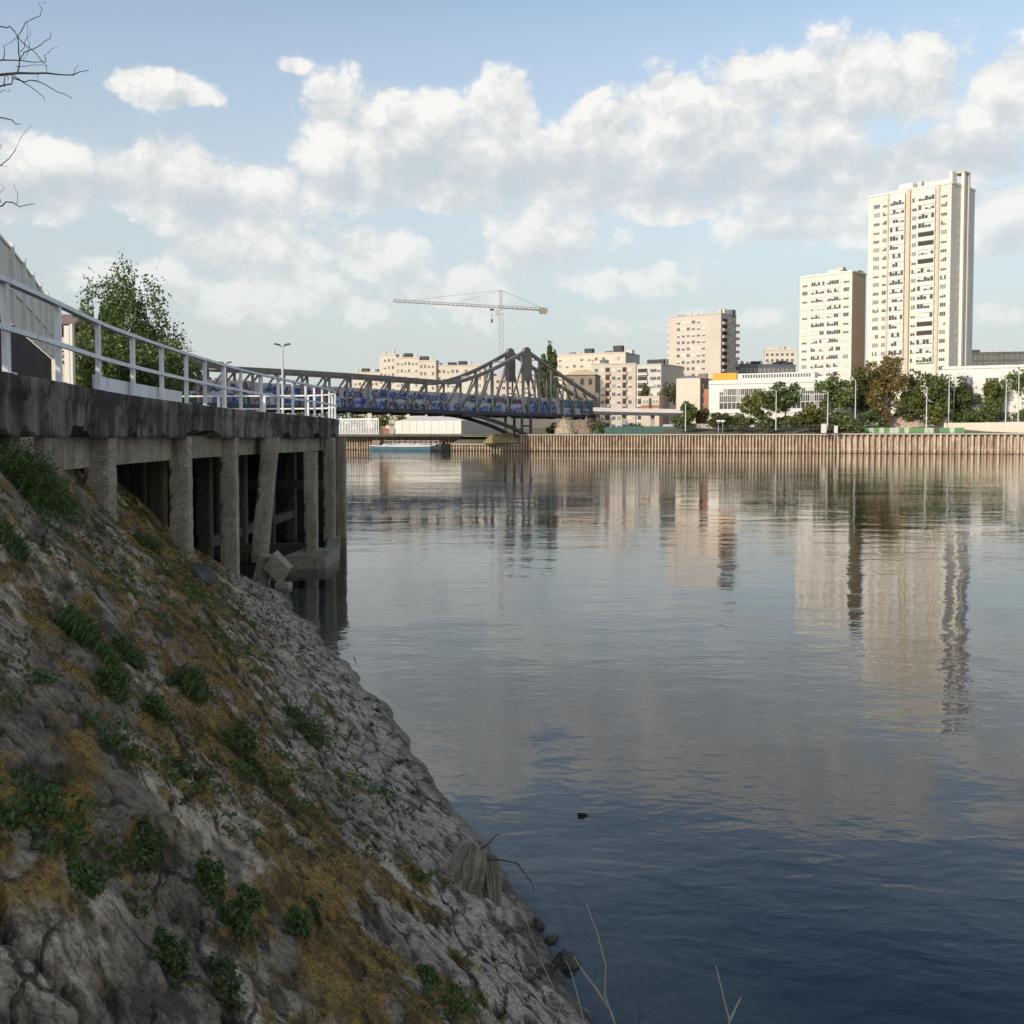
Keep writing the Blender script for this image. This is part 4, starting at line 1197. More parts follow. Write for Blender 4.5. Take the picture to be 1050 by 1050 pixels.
# moss cushions and dry grass fuzz where the bank is mossy; tiny seedlings in the cracks
rng = np.random.default_rng(77)
flat = BZ.ravel(); mm = BA['moss'].ravel(); dd_ = BA['dist'].ravel(); yy = bv[:, 1]
wgt = mm * (dd_ > .5) * (dd_ < 4.6) * (yy > 2.5) * (yy < 24) * np.gradient(ys)[np.repeat(np.arange(len(ys)), len(ks))]
pick = rng.choice(len(flat), 42000, p=wgt / wgt.sum())
C = bv[pick] + rng.normal(size=(len(pick), 3)) * np.array((.012, .012, .0))
V, Q = blade_set(C, np.tile(BN, (len(C), 1)), 42000, .03, .005, rng, .6, 1.0)
tag(np_mesh('moss', V, Q, M['moss'], None, (-1.5, 7, 1)), kind='stuff')
wgt = (BA['crack'].ravel() * .6 + .25 * mm + .03) * (dd_ > .7) * (dd_ < 4.6) * (yy > 2.5) * (yy < 25) * (fbm(bv[:, 0] * 1.1, bv[:, 1] * 1.1, 4, 404) > .52)
pick = rng.choice(len(flat), 1500, p=wgt / wgt.sum())
Vs, Qs, n0 = [], [], 0
for pk in pick:
    r = .02 + .05 * rng.random() ** 2
    pts = bv[pk] + rng.normal(size=(22, 3)) * np.array((r, r, r * .5)) + np.array((0, 0, r * .5))
    V, Q = leaf_quads(pts, .016 + r * .16, rng); Vs.append(V); Qs.append(Q + n0); n0 += len(V)
tag(np_mesh('seedlings', np.concatenate(Vs), np.concatenate(Qs), M['weed'], None, (-1.5, 7, 1)), kind='stuff')
wgt = mm * (dd_ > 1.0) * (dd_ < 4.6) * (yy > 3) * (yy < 25) * (fbm(bv[:, 0] * .8, bv[:, 1] * .8, 4, 505) > .5)
pick = rng.choice(len(flat), 7000, p=wgt / wgt.sum())
V, Q = blade_set(bv[pick], np.tile(BN, (len(pick), 1)), 7000, .065, .004, rng, .8, 1.1)
tag(np_mesh('dry_grass', V, Q, M['weed_dry'], None, (-1.5, 7, 1)), kind='stuff')
# ================================================================== far quay wall of sheet piles
t = NT('sheet_piling')
w = t.worldpos(); ru = t.noise(t.worldpos((.35, .35, .5)), 1.0, 5, .65); st = t.noise(t.worldpos((1.9, 1.9, .25)), 1.0, 5, .7)
col = t.mix(t.ramp(ru, [(.4, 0), (.62, 1)]), (0.50, 0.43, 0.325), (0.39, 0.31, 0.24))
col = t.mix(t.ramp(st, [(.46, 0), (.62, .85)]), col, (0.2, 0.09, 0.055))
sepz = t.n('ShaderNodeSeparateXYZ'); t.link(t.worldpos(), sepz.inputs[0])
tide = t.math('ADD', sepz.outputs[2], t.math('MULTIPLY', t.noise(t.worldpos((.8, .8, .8)), 1, 3), .5))
col = t.mix(t.ramp(t.math('MULTIPLY', tide, .5), [(.12, .8), (.3, 0)]), col, (0.035, 0.03, 0.024))
t.principled(col, .85, spec=.2); M['pile'] = t.mat
M['coping'] = mat_wall('coping_concrete', (0.36, 0.33, 0.29), (0.46, 0.43, 0.38), .6, streak=.3, streakcol=(.2, .18, .15), sscale=(1, 1, .3))


def sheet_wall(name, label, k0, k1, pitch, ztop, off=0.0, depth=.85, cap=True):
    n = int(math.ceil((k1 - k0) / pitch)); P = []
    for i in range(n):
        a = k0 + i * pitch
        for f_, d_ in ((0, 0), (.36, 0), (.50, depth), (.86, depth)): P.append(quay(a + f_ * pitch, off + d_))
    P = np.array(P); m_ = MB()
    for a, b in zip(P[:-1], P[1:]):
        m_.add([(a[0], a[1], -3.5), (b[0], b[1], -3.5), (b[0], b[1], ztop), (a[0], a[1], ztop)], [(0, 1, 2, 3)])
    o = thing(name, label, 'quay wall', (*quay((k0 + k1) / 2, off), 0))
    m_.build('sheet_piles', M['pile'], o)
    if cap:
        m_ = MB(); a = quay(k0, off + .35); b = quay(k1, off + .35)
        m_.beam((a[0], a[1], ztop + .02), (b[0], b[1], ztop + .02), 1.3, .30); m_.build('coping', M['coping'], o)
    m_ = MB(); a = quay(k0, off + .10); b = quay(k1, off + .10); m_.beam((a[0], a[1], 1.0), (b[0], b[1], 1.0), .14, .12); m_.build('waling', M['pile'], o)
    return o


KS = 89.0
sheet_wall('sheet_pile_wall', 'rusty sheet pile quay wall of narrow ribs between the bridge and the autumn tree', 0.5, KS, .86, 4.75)
sheet_wall('sheet_pile_wall', 'rusty sheet pile quay wall of wide ribs below the green hoarding', KS, 300, 1.42, 4.85, -.06, 1.1)
sheet_wall('sheet_pile_wall', 'pale sheet pile quay wall behind the blue barge', -150, -22, .95, 4.2, 6.0)
sheet_wall('sheet_pile_wall', 'low sheet pile wall under the grassy ledge beside the bridge foot', -22, 0.5, .95, 2.0, -1.0, .7)
m_ = MB(); q_ = [quay(-22, -.2), quay(.5, -.2), quay(.5, 7), quay(-22, 7)]
m_.add([(q_[0][0], q_[0][1], 2.15), (q_[1][0], q_[1][1], 2.15), (q_[2][0], q_[2][1], 4.3), (q_[3][0], q_[3][1], 4.3)], [(0, 1, 2, 3)])
tag(m_.build('grass_ledge', M['earth']), 'grassy earth ledge above the low sheet pile wall', kind='structure')
m_ = MB(); q_ = [quay(-150, 6.2), quay(0.5, 6.2), quay(0.5, 15), quay(-150, 15)]
m_.add([(*q_[0], 4.4), (*q_[1], 4.4), (*q_[2], 5.0), (*q_[3], 5.0)], [(0, 1, 2, 3)])
tag(m_.build('quay_path', M['coping']), 'pale path along the quay behind the barge', kind='structure')

# ================================================================== truss bridge
BP = np.array((4.2, 312.0)); BU = np.array((.595, .804)); BN_ = np.array((-.804, .595)); BW = 6.0
def bp_(s, wv, z):
    q = BP + BU * s + BN_ * wv; return Vector((q[0], q[1], z))
def chord_z(s):
    r = abs(s) if s > -71 else abs(s + 142)
    if s > 0: return 29.4 - 10.6 * (s / 31) ** .95
    if r < 35: return 18.55 + 10.85 * (1 - r / 35) ** 1.4 * (1 if s > -71 else .6)
    return 18.55 + .25 * (1 - ((abs(s + 71)) / 36) ** 2)
ZB = 10.75
bridge = thing('truss_bridge', 'old grey steel truss bridge with graffiti crossing the river', 'bridge', (*BP, 5.0))
S_ = [-165.2 + 7.1 * i for i in range(23)] + [0, 6.4, 12.8, 19.2, 25.6, 31, 37]
S_ = sorted(set(round(x, 2) for x in S_ if x < -5 or x >= 0))
for wv in (0.0, BW):
    m_ = MB()
    fine_s = np.arange(-166, 38, 1.8)
    pts = [bp_(s, wv, chord_z(s)) for s in fine_s]
    for a, b in zip(pts[:-1], pts[1:]): m_.beam(a, b, .75, .95)
    m_.build('top_chord', M['steel'], bridge)
    m_ = MB(); m_.beam(bp_(-166, wv, ZB), bp_(38, wv, ZB), .7, .9); m_.build('bottom_chord', M['steel_dark'], bridge)
    for i, s in enumerate(S_):
        z = chord_z(s) - .3
        if s != 0: m_ = MB(); m_.beam(bp_(s, wv, ZB + .3), bp_(s, wv, z), .55, .45); m_.build('vertical_post', M['steel'], bridge)
        if i + 1 < len(S_):
            s2 = S_[i + 1]; mid = -71
            if (s < mid) == (s > -142): a, b = (s, ZB + .3), (s2, chord_z(s2) - .3)
            else: a, b = (s, chord_z(s) - .3), (s2, ZB + .3)
            if s >= 0: a, b = (s, chord_z(s) - .3), (s2, ZB + .3)
            elif s > mid: a, b = (s, ZB + .3), (s2, chord_z(s2) - .3)
            m_ = MB(); m_.beam(bp_(a[0], wv + .05, a[1]), bp_(b[0], wv + .05, b[1]), .38, .38); m_.build('diagonal_brace', M['steel'], bridge)
    for s0 in (0, -142):
        dz0 = 0 if s0 == 0 else -4.3
        m_ = MB()   # pylon: broad rounded gusset box on two slender legs
        prof_ = [(-1.9, 20.6), (1.9, 20.6), (2.1, 25), (1.9, 28.6), (1.2, 30.0), (0, 30.4), (-1.2, 30.0), (-1.9, 28.6), (-2.1, 25)]
        f_ = [bp_(s0 + a, wv - .55, z + dz0) for a, z in prof_]; k_ = [bp_(s0 + a, wv + .55, z + dz0) for a, z in prof_]; n_ = len(prof_)
        m_.add(f_ + k_, [tuple(range(n_)), tuple(range(n_, 2 * n_))[::-1]] + [((i + 1) % n_, i, n_ + i, n_ + (i + 1) % n_) for i in range(n_)])
        m_.beam(bp_(s0 - 1.3, wv, ZB), bp_(s0 - 1.3, wv, 20.7 + dz0), .55, .6); m_.beam(bp_(s0 + 1.3, wv, ZB), bp_(s0 + 1.3, wv, 20.7 + dz0), .55, .6)
        for z in (13.5, 17): m_.beam(bp_(s0 - 1.3, wv, z), bp_(s0 + 1.3, wv, z), .3, .3)
        m_.build('pylon', M['steel'], bridge)
        m_ = MB()
        for a in (-2.2, 2.2): m_.beam(bp_(s0 + a, wv, 4.6), bp_(s0 + a, wv, 10.3), .8, .8)
        m_.beam(bp_(s0 - 2.4, wv, 7.4), bp_(s0 + 2.4, wv, 7.4), .4, .5); m_.build('pier', M['steel_dark'], bridge)
    m_ = MB()       # arched brace under the deck
    ar = [bp_(-s, wv, 10.2 - 5.4 * (1 - s / 30) ** 1.7) for s in np.linspace(0, 30, 12)]
    for a, b in zip(ar[:-1], ar[1:]): m_.beam(a, b, .8, .9)
    m_.build('arched_brace', M['steel_dark'], bridge)
m_ = MB(); m_.beam(bp_(-166, BW / 2, 10.35), bp_(38, BW / 2, 10.35), BW - .8, .5)
for s in S_: m_.beam(bp_(s, 0.4, 9.9), bp_(s, BW - .4, 9.9), .3, .5)
m_.build('deck', M['steel_dark'], bridge)
for s in S_[::2]:
    m_ = MB(); m_.beam(bp_(s, .3, chord_z(s)), bp_(s, BW - .3, chord_z(s)), .3, .35); m_.build('top_bracing', M['steel'], bridge)
for wv in (0, BW):
    m_ = MB(); m_.beam(bp_(38.6, wv, 9.2), bp_(38.6, wv, 18.4), 1.5, 1.8); m_.build('end_pillar', M['steel'], bridge)
m_ = MB()
q_ = bp_(0, BW / 2, 4.9); m_.box((q_.x, q_.y, 2.3), (4.6, 7.6, 5.4), math.atan2(BU[1], BU[0])); m_.build('pier_base', M['concrete'], bridge)

# parapet boards carrying the graffiti
t = NT('parapet_board'); w = t.worldpos(); n = t.noise(w, .4, 4, .6)
t.principled(t.mix(n, (0.42, 0.43, 0.47), (0.56, 0.57, 0.61)), .8); M['board'] = t.mat
GC = [(0.09, 0.14, 0.42), (0.15, 0.23, 0.52), (0.02, 0.025, 0.05), (0.10, 0.26, 0.36), (0.55, 0.56, 0.62), (0.17, 0.09, 0.24), (0.05, 0.17, 0.2), (0.28, 0.12, 0.2), (0.12, 0.16, 0.5), (0.06, 0.2, 0.12)]
GM = [mat_plain('graffiti_paint', c, .7, var=.3, scale=1.2) for c in GC]
def graffiti(m_, s0, s1, z0, z1, rg, off):
    """rounded letters with dark outlines, interlocking along the board"""
    s = s0; pal = [0, 1, 8, 3]
    while s < s1:
        if rg.random() < .11: s += .6 + 1.6 * rg.random(); pal = list(rg.choice([0, 1, 3, 5, 6, 8, 9, 7, 0, 8], 3)); continue
        wd = 1.0 + 1.3 * rg.random(); hi = z0 + (z1 - z0) * (.5 + .5 * rg.random()); lo = z0 + .25 * rg.random()
        cx, cz = s + wd / 2, (lo + hi) / 2; lean = .35 * rg.normal()
        for mi, sc_, dz in ((2 if rg.random() < .7 else 4, 1.14, 0), (int(rg.choice(pal)), .96, .012)):
            n_ = 12; ring = []
            for k in range(n_):
                th = 2 * math.pi * k / n_; r = (abs(math.cos(th)) ** 3 + abs(math.sin(th)) ** 3) ** (-1 / 3) * (1 + .16 * math.sin(3 * th + s) + .08 * rg.normal())
                zz_ = math.sin(th) * r * (hi - lo) / 2 * sc_
                ring.append(bp_(cx + math.cos(th) * r * wd / 2 * sc_ + lean * zz_ * .5, off - dz, min(max(cz + zz_, z0 - .1), z1 + .2)))
            m_.add(ring, [tuple(range(n_))], mi)
        for _ in range(2):
            a = cx + (rg.random() - .5) * wd * .6; zc = cz + (rg.random() - .5) * (hi - lo) * .5; l_ = .3 + .4 * rg.random()
            tall = rg.random() < .5
            x_, y_ = (.10, l_) if tall else (l_, .12)
            m_.add([bp_(a - x_, off - .024, zc - y_), bp_(a + x_, off - .024, zc - y_), bp_(a + x_ + lean * .3, off - .024, zc + y_), bp_(a - x_ + lean * .3, off - .024, zc + y_)], [(0, 1, 2, 3)], 2 if rg.random() < .5 else 4)
        s += wd * .92
rg = np.random.default_rng(9)
for a, b in ((-164, -133), (-133, -100), (-100, -66), (-66, -33), (-33, 0), (0, 17.9)):
    m_ = MB(); m_.beam(bp_(a + .03, .62, 13.45), bp_(b - .03, .62, 13.45), .1, 5.0, 10)
    graffiti(m_, a + .5, b - 1.8, 11.1, 13.2 if rg.random() < .5 else 14.0, rg, .55)
    graffiti(m_, a + 1.5, b - 2.5, 13.6, 15.8, rg, .535)
    m_.build('graffiti_board', GM + [M['board']], bridge)
for a, b in ((-133, -66), (-66, 0), (0, 26)):
    m_ = MB(); m_.beam(bp_(a, BW - .6, 13.2), bp_(b, BW - .6, 13.2), .1, 4.6); m_.build('back_board', M['board'], bridge)
m_ = MB(); m_.beam(bp_(18, .55, 13.4), bp_(37.6, .55, 13.4), .25, 4.8, 10); m_.beam(bp_(18.3, .40, 14.4), bp_(37.3, .40, 14.4), .04, 2.4, 3); graffiti(m_, 18.6, 36, 11.4, 13.0, rg, .36); graffiti(m_, 18.6, 36, 13.4, 15.2, rg, .36)
m_.build('graffiti_board', GM + [M['board']], bridge)

# stone pavilion at the bridge end
pv = thing('bridge_pavilion', 'brown stone pavilion with low hipped roof at the right end of the truss bridge', 'pavilion', tuple(at(599, 430, 352)))
a = at(583, 400, 352); b = at(615, 400, 352); zr = at(598, 378, 352).z; ze = at(598, 384.5, 352).z; cx = (a.x + b.x) / 2; hw = (b.x - a.x) / 2
m_ = MB(); m_.box((cx, 357, (ze + 6) / 2), (hw * 1.9, 10, ze - 6), -.25); m_.build('wall', mat_wall('brown_stone', (.2, .165, .13), (.29, .24, .19), .5, streak=.3), pv)
m_ = MB(); ca, sa = math.cos(-.25), math.sin(-.25)
rr_ = [(cx + x * ca - y * sa, 357 + x * sa + y * ca) for x, y in ((-hw * 1.06, -5.6), (hw * 1.06, -5.6), (hw * 1.06, 5.6), (-hw * 1.06, 5.6))]
m_.add([(*p, ze) for p in rr_] + [(cx - 1.5, 357.4, zr), (cx + 1.5, 356.6, zr)], [(0, 1, 5, 4), (1, 2, 5), (2, 3, 4, 5), (3, 0, 4), (0, 3, 2, 1)]); m_.build('roof', M['tan'], pv)
for u in (-.55, .1, .62):
    m_ = MB(); m_.box((cx + u * hw + 5.06 * -.247, 357 - 5.06 * .969 - u * hw * .255, ze - 2.2), (1.1, .16, 1.9), -.25); m_.build('window', M['glass'], pv)

# approach span running on to the right
ap = thing('approach_span', 'long flat approach span leading off the bridge past the pavilion', 'bridge', tuple(at(655, 440, 336)))
A = at(607, 423.5, 338); B = at(702, 425.3, 330)
m_ = MB(); m_.beam((A.x, A.y, A.z), (B.x, B.y, B.z), 6, .9); m_.build('deck', M['steel_dark'], ap)
m_ = MB(); m_.beam((A.x, A.y - 2.9, A.z + 1.1), (B.x, B.y - 2.9, B.z + 1.0), .12, 1.2); m_.build('parapet', M['greyrender'], ap)
for f_ in (.06, .35, .66, .96):
    q_ = A.lerp(B, f_); m_ = MB(); m_.beam((q_.x, q_.y, 5), (q_.x, q_.y, q_.z - .4), 1.1, 1.1); m_.build('column', M['concrete'], ap)

# ================================================================== buildings
WM = {}
def win_geo(wd, hg, kind, panes, part='all', var=0):
    """window: proud frame ring, recessed pane, mullions, roller shutter.  materials 0 frame 1 glass 2 shutter 3 dark 4 grey glass"""
    m_ = MB(); f_ = .07; y0, y1 = -.07, .0
    for (x0, x1, z0, z1) in ((0, wd, 0, f_), (0, wd, hg - f_, hg), (0, f_, f_, hg - f_), (wd - f_, wd, f_, hg - f_)):
        m_.box(((x0 + x1) / 2, (y0 + y1) / 2 - .005, (z0 + z1) / 2), (x1 - x0, .075, z1 - z0), 0, 0)
    g_ = {'dark': 3, 'grey': 4}.get(kind, 1)
    m_.add([(f_, -.02, f_), (wd - f_, -.02, f_), (wd - f_, -.02, hg - f_), (f_, -.02, hg - f_)], [(0, 1, 2, 3)], g_)
    for i in range(1, panes):
        x = wd * i / panes; m_.box((x, -.045, hg / 2), (.11, .05, hg - 2 * f_ - .01), 0, 0)
    if part == 'frame': return m_
    if part != 'all': m_ = MB()
    fr_ = {'shut': .97, 'half': .5, 'third': .3}.get(kind, 0)
    if fr_: 
        zt = hg - f_; zb = zt - (hg - 2 * f_) * fr_
        m_.box((wd / 2, -.035, (zt + zb) / 2), (wd - 2 * f_ - .01, .03, zt - zb - .005), 0, 2)
    if kind == 'mixed':
        for i in range(panes):
            if part != 'all' and part != i: continue
            rv = random.Random(i * 31 + var * 101 + int(wd * 10))
            if rv.random() < .62:
                hgt_ = (hg - 2 * f_) * rv.choice([.3, .45, .6, .8, .97, .97])
                m_.box((wd * (i + .5) / panes, -.035, hg - f_ - hgt_ / 2), (wd / panes - .14, .03, hgt_ - .005), 0, 2)
    return m_
def win_mats(shut): return [M['frame'], M['glass'], M[shut], M['loggia'], M['glass_grey']]


FL = {}


class Block:
    def __init__(s, name, label, cat, xc, Yc, ytop, xl, xr, deg, zg, mat, side_mat=None, group=None, root=None, overhang=0):
        th = R(deg); s.th = th
        s.fl = Vector((-math.cos(th), math.sin(th), 0)); s.sr = Vector((math.sin(th), math.cos(th), 0))
        s.C = at(xc, ytop, Yc); s.zt = s.C.z; s.zg = zg
        r = ratio(xl, ytop); s.W = (r * s.C.y - s.C.x) / (s.fl.x - r * s.fl.y)
        r = ratio(xr, ytop); s.S = (r * s.C.y - s.C.x) / (s.sr.x - r * s.sr.y)
        if s.S < 3 or s.S > 60: s.S = 12
        s.root = root or thing(name, label, cat, (s.C.x, s.C.y, zg), group)
        s.h = s.zt - zg
        c = Vector((s.C.x, s.C.y, 0)); s.c0 = c
        poly = [c, c + s.fl * s.W, c + s.fl * s.W + s.sr * s.S, c + s.sr * s.S]
        poly = [(p.x, p.y) for p in poly][::-1]
        m_ = MB(); m_.prism(poly, zg - 1.5, s.zt, 0)
        for i, f_ in enumerate(m_.f): pass
        if side_mat:
            for i, f_ in enumerate(m_.f):
                cen = sum((Vector(m_.v[k]) for k in f_), Vector()) / len(f_)
                nrm = Vector((math.cos(th), -math.sin(th), 0))
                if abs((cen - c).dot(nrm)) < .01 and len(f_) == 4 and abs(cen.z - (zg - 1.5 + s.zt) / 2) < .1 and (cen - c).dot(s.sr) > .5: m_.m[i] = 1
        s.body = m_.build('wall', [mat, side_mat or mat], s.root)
        s.wins = []

    def frame(s, face):
        """origin (bottom left, ground), rotation, length"""
        if face == 'front': return s.c0 + s.fl * s.W, -s.th, s.W
        return s.c0.copy(), math.pi / 2 - s.th, s.S

    def win(s, face, u, z, wd, hg, kind='glass', panes=2, out=0.0):
        s.wins.append((face, u, z, wd, hg, kind, panes, out))

    def flush(s, shut='shutter', name='window'):
        mats = win_mats(shut); rest = MB(); ms_ = []
        wn = s.wins
        order = sorted(range(len(wn)), key=lambda i: (-(wn[i][3] * wn[i][4] * (1 if wn[i][0] == 'front' else .5)), -wn[i][2]))
        own = set(order[:100])
        for i, (face, u, z, wd, hg, kind, panes, out) in enumerate(wn):
            o_, rz, L = s.frame(face); dx = Vector((math.cos(rz), math.sin(rz), 0)); dn = Vector((math.sin(rz), -math.cos(rz), 0))
            pos = o_ + dx * u + dn * out + Vector((0, 0, z))
            key = (round(wd, 2), round(hg, 2), kind, panes, shut, i * 7 % 9 if kind == 'mixed' else 0)
            if i in own:
                if key not in WM:
                    WM[key] = []
                    for part in (('frame',) + tuple(range(panes)) if kind == 'mixed' else ('frame', 'shutter')):
                        g_ = win_geo(wd, hg, kind, panes, part, key[-1])
                        if not g_.v: continue
                        me = bpy.data.meshes.new('window' if part == 'frame' else 'shutter'); me.from_pydata(g_.v, [], g_.f)
                        for m__ in mats: me.materials.append(m__)
                        me.polygons.foreach_set('material_index', g_.m); me.update(); WM[key].append(me)
                ob = bpy.data.objects.new(name, WM[key][0]); COL.objects.link(ob); ob.parent = s.root
                ob.location = pos - s.root.location; ob.rotation_euler = (0, 0, rz)
                for sm_ in WM[key][1:]:
                    sh_ = bpy.data.objects.new('shutter', sm_); COL.objects.link(sh_); sh_.parent = ob
            else:
                g_ = win_geo(wd, hg, kind, panes, 'all', key[-1]); ca, sa = math.cos(rz), math.sin(rz)
                V = [(pos.x + x * ca - y * sa, pos.y + x * sa + y * ca, pos.z + zz_) for x, y, zz_ in g_.v]
                n_ = len(rest.v); rest.v += V; rest.f += [tuple(k + n_ for k in f_) for f_ in g_.f]; rest.m += g_.m
        if rest.v: tag(rest.build('windows', mats, s.root), kind='stuff')

    def panel(s, face, u0, u1, z0, z1, out, mat, name, into=0.0):
        o_, rz, L = s.frame(face); dx = Vector((math.cos(rz), math.sin(rz), 0)); dn = Vector((math.sin(rz), -math.cos(rz), 0))
        a = o_ + dx * u0; b = o_ + dx * u1
        p = [a - dn * into, b - dn * into, b + dn * out, a + dn * out]
        m_ = MB(); m_.hexa([(q.x, q.y, z0) for q in (p[3], p[2], p[1], p[0])] + [(q.x, q.y, z1) for q in (p[3], p[2], p[1], p[0])])
        return m_.build(name, mat, s.root)

    def roofbox(s, u, v, wu, wv, h, mat, name='roof_box', z=None):
        p = s.c0 + s.fl * (s.W * (1 - u)) + s.sr * (s.S * v)
        m_ = MB(); m_.box((p.x, p.y, (z or s.zt) + h / 2 - .01), (wu, wv, h), -s.th); m_.build(name, mat, s.root)

    def parapet(s, mat, h=.5, t_=.3):
        m_ = MB(); e = .003
        c = [s.c0, s.c0 + s.fl * s.W, s.c0 + s.fl * s.W + s.sr * s.S, s.c0 + s.sr * s.S]
        for a, b in zip(c, c[1:] + c[:1]):
            d_ = (b - a).normalized(); m_.beam((a.x - d_.x * .05, a.y - d_.y * .05, s.zt + h / 2), (b.x + d_.x * .05 - d_.x * .4, b.y + d_.y * .05 - d_.y * .4, s.zt + h / 2), t_ + .1, h)
        m_.build('parapet', mat, s.root)

    def antenna(s, n, seed, hmax=3.0):
        rg_ = random.Random(seed)
        for _ in range(n):
            p = s.c0 + s.fl * (s.W * rg_.random()) + s.sr * (s.S * rg_.random()); h = hmax * (.5 + .5 * rg_.random())
            m_ = MB(); m_.tube([(p.x, p.y, s.zt), (p.x, p.y, s.zt + h)], .07, 5)
            for k in range(3): m_.tube([(p.x - .5, p.y, s.zt + h * (.7 + .12 * k)), (p.x + .5, p.y, s.zt + h * (.7 + .12 * k))], .04, 4)
            m_.build('antenna', M['darkmetal'], s.root)


rw = random.Random(5)
def kindp(): return rw.choices(['glass', 'shut', 'half', 'third', 'grey', 'dark'], [30, 22, 16, 14, 12, 6])[0]

# ---- tall tower
T = Block('apartment_tower', 'tallest cream apartment tower with long balcony bays, at the right of the skyline', 'apartment tower', 976, 326, 188, 891, 1000, 47, 8, M['tower'], M['tower'])
W_ = T.W; PT = 2.76; n_fl = 23; z1st = T.zt - 3.9
for (u0, u1) in ((.283, .465), (.623, .825)):
    T.panel('front', W_ * u0, W_ * u1, at(940, 371, 326).z, T.zt - .6, .75, M['tower_white'], 'bay')
T.panel('front', W_ * .482, W_ * .53, 9, T.zt + .35, .9, M['tower_strip'], 'pilaster')
T.panel('front', W_ * .845, W_ * .872, 9, T.zt + .2, .55, M['tower_strip'], 'pilaster')
T.panel('front', W_ * .243, W_ * .262, 9, T.zt + .2, .4, M['tower_strip'], 'pilaster')
for k in range(n_fl):
    z = z1st - PT * k
    for (u, wd, pn) in ((.068, 2.1, 4), (.183, 1.9, 3), (.542, 1.5, 2), (.884, 1.9, 3)):
        T.win('front', W_ * u, z, wd, 1.35, rw.choice(['grey', 'grey', 'half', 'third', 'glass', 'mixed', 'mixed']), pn)
    if z > at(940, 371, 326).z + .2:
        for (u0, u1) in ((.283, .465), (.623, .825)):
            L = W_ * (u1 - u0) - .3
            kd = 'dark' if rw.random() < .2 else 'mixed'
            T.win('front', W_ * u0 + .15, z - .1, L, 1.5, kd, 1 if kd == 'dark' else 5, .75)
            if z - PT > at(940, 371, 326).z - 1: T.panel('front', W_ * u0 - .1, W_ * u1 + .1, z - 1.28, z - .2, .98, M['tower_white'], 'balcony', -.75)
    T.win('side', T.S * .27, z, .9, 1.35, kindp(), 1); T.win('side', T.S * .74, z, .9, 1.35, kindp(), 1)
T.flush()
T.panel('side', T.S * .40, T.S * .47, 9, T.zt + 4.2, .9, M['tower_white'], 'stair_shaft'); T.panel('side', T.S * .60, T.S * .66, 9, T.zt + 4.2, .9, M['tower_white'], 'stair_shaft')
T.panel('side', T.S * .47, T.S * .60, 9, T.zt + 3.2, .35, M['tower_strip'], 'stair_window_strip')
T.panel('side', T.S * .40, T.S * .66, T.zt + 4.25, T.zt + 4.75, .95, M['tower_strip'], 'stair_cap', 2.5)
T.parapet(M['tower_white'], .7)
T.roofbox(.40, .35, 4.6, 5, 3.2, M['tower_white']); T.roofbox(.22, .5, 1.2, 1.2, 1.6, M['greyrender'], 'vent'); T.roofbox(.52, .4, 1.4, 1.4, 3.8, M['greyrender'], 'vent'); T.roofbox(.75, .45, 8, 4, 2.9, M['tower_white']); T.roofbox(.93, .3, 1.0, 3.0, 4.6, M['tower_white'], 'chimney')
T.roofbox(.93, .85, 1.3, 2.0, 4.0, M['tower_white'], 'chimney'); T.antenna(3, 2)

# ---- second tower
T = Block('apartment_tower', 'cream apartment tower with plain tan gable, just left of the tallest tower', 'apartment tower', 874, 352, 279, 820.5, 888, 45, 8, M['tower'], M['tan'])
W_ = T.W; z1st = T.zt - 3.3
for k in range(19):
    z = z1st - PT * k
    for (u, wd, pn) in ((.05, 1.9, 3), (.225, W_ * .255, 6), (.53, W_ * .265, 6), (.84, 2.0, 3)):
        T.win('front', W_ * u, z, wd, 1.35, 'mixed' if pn == 6 and rw.random() > .1 else rw.choice(['glass', 'grey', 'half', 'shut']), pn, .02)
    T.panel('front', W_ * .215, W_ * .50, z - 1.22, z - .08, .18, M['tower_white'], 'spandrel'); T.panel('front', W_ * .525, W_ * .80, z - 1.22, z - .08, .18, M['tower_white'], 'spandrel')
T.flush(); T.parapet(M['tower_white'], .6)
T.roofbox(.62, .4, 5, 4, 1.8, M['tower_white']); T.roofbox(.72, .3, 2, 2, 2.4, M['greyrender'], 'vent'); T.roofbox(.92, .6, 3, 4, 1.2, M['greyrender'], 'vent'); T.antenna(3, 4, 2)
# its taller-standing rear wing
# ---- ten storey pinkish block
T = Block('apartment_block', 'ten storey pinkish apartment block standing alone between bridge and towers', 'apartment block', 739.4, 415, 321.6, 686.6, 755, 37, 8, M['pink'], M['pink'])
W_ = T.W; P2_ = 2.62
for k in range(14):
    z = T.zt - 3.1 - P2_ * k
    for j in range(6): T.win('front', W_ * (.15 + .098 * j), z, 1.35, 1.3, rw.choice(['shut', 'shut', 'half', 'glass', 'third', 'dark']), 2)
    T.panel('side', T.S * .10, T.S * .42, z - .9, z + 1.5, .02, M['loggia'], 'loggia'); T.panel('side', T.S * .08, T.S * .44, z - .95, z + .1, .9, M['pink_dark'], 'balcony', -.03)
    T.win('side', T.S * .52, z, 1.2, 1.3, kindp(), 2); T.win('side', T.S * .74, z, 1.2, 1.3, kindp(), 2)
    T.panel('side', T.S * .93, T.S * 1.06, z - .9, z + .1, 1.2, M['pink_dark'], 'balcony', -.03)
    T.panel('front', -1.3, .3, z - .7, z + .4, -.02, M['greyrender'], 'balcony', 1.4)
T.flush(); T.parapet(M['pink'], .4)
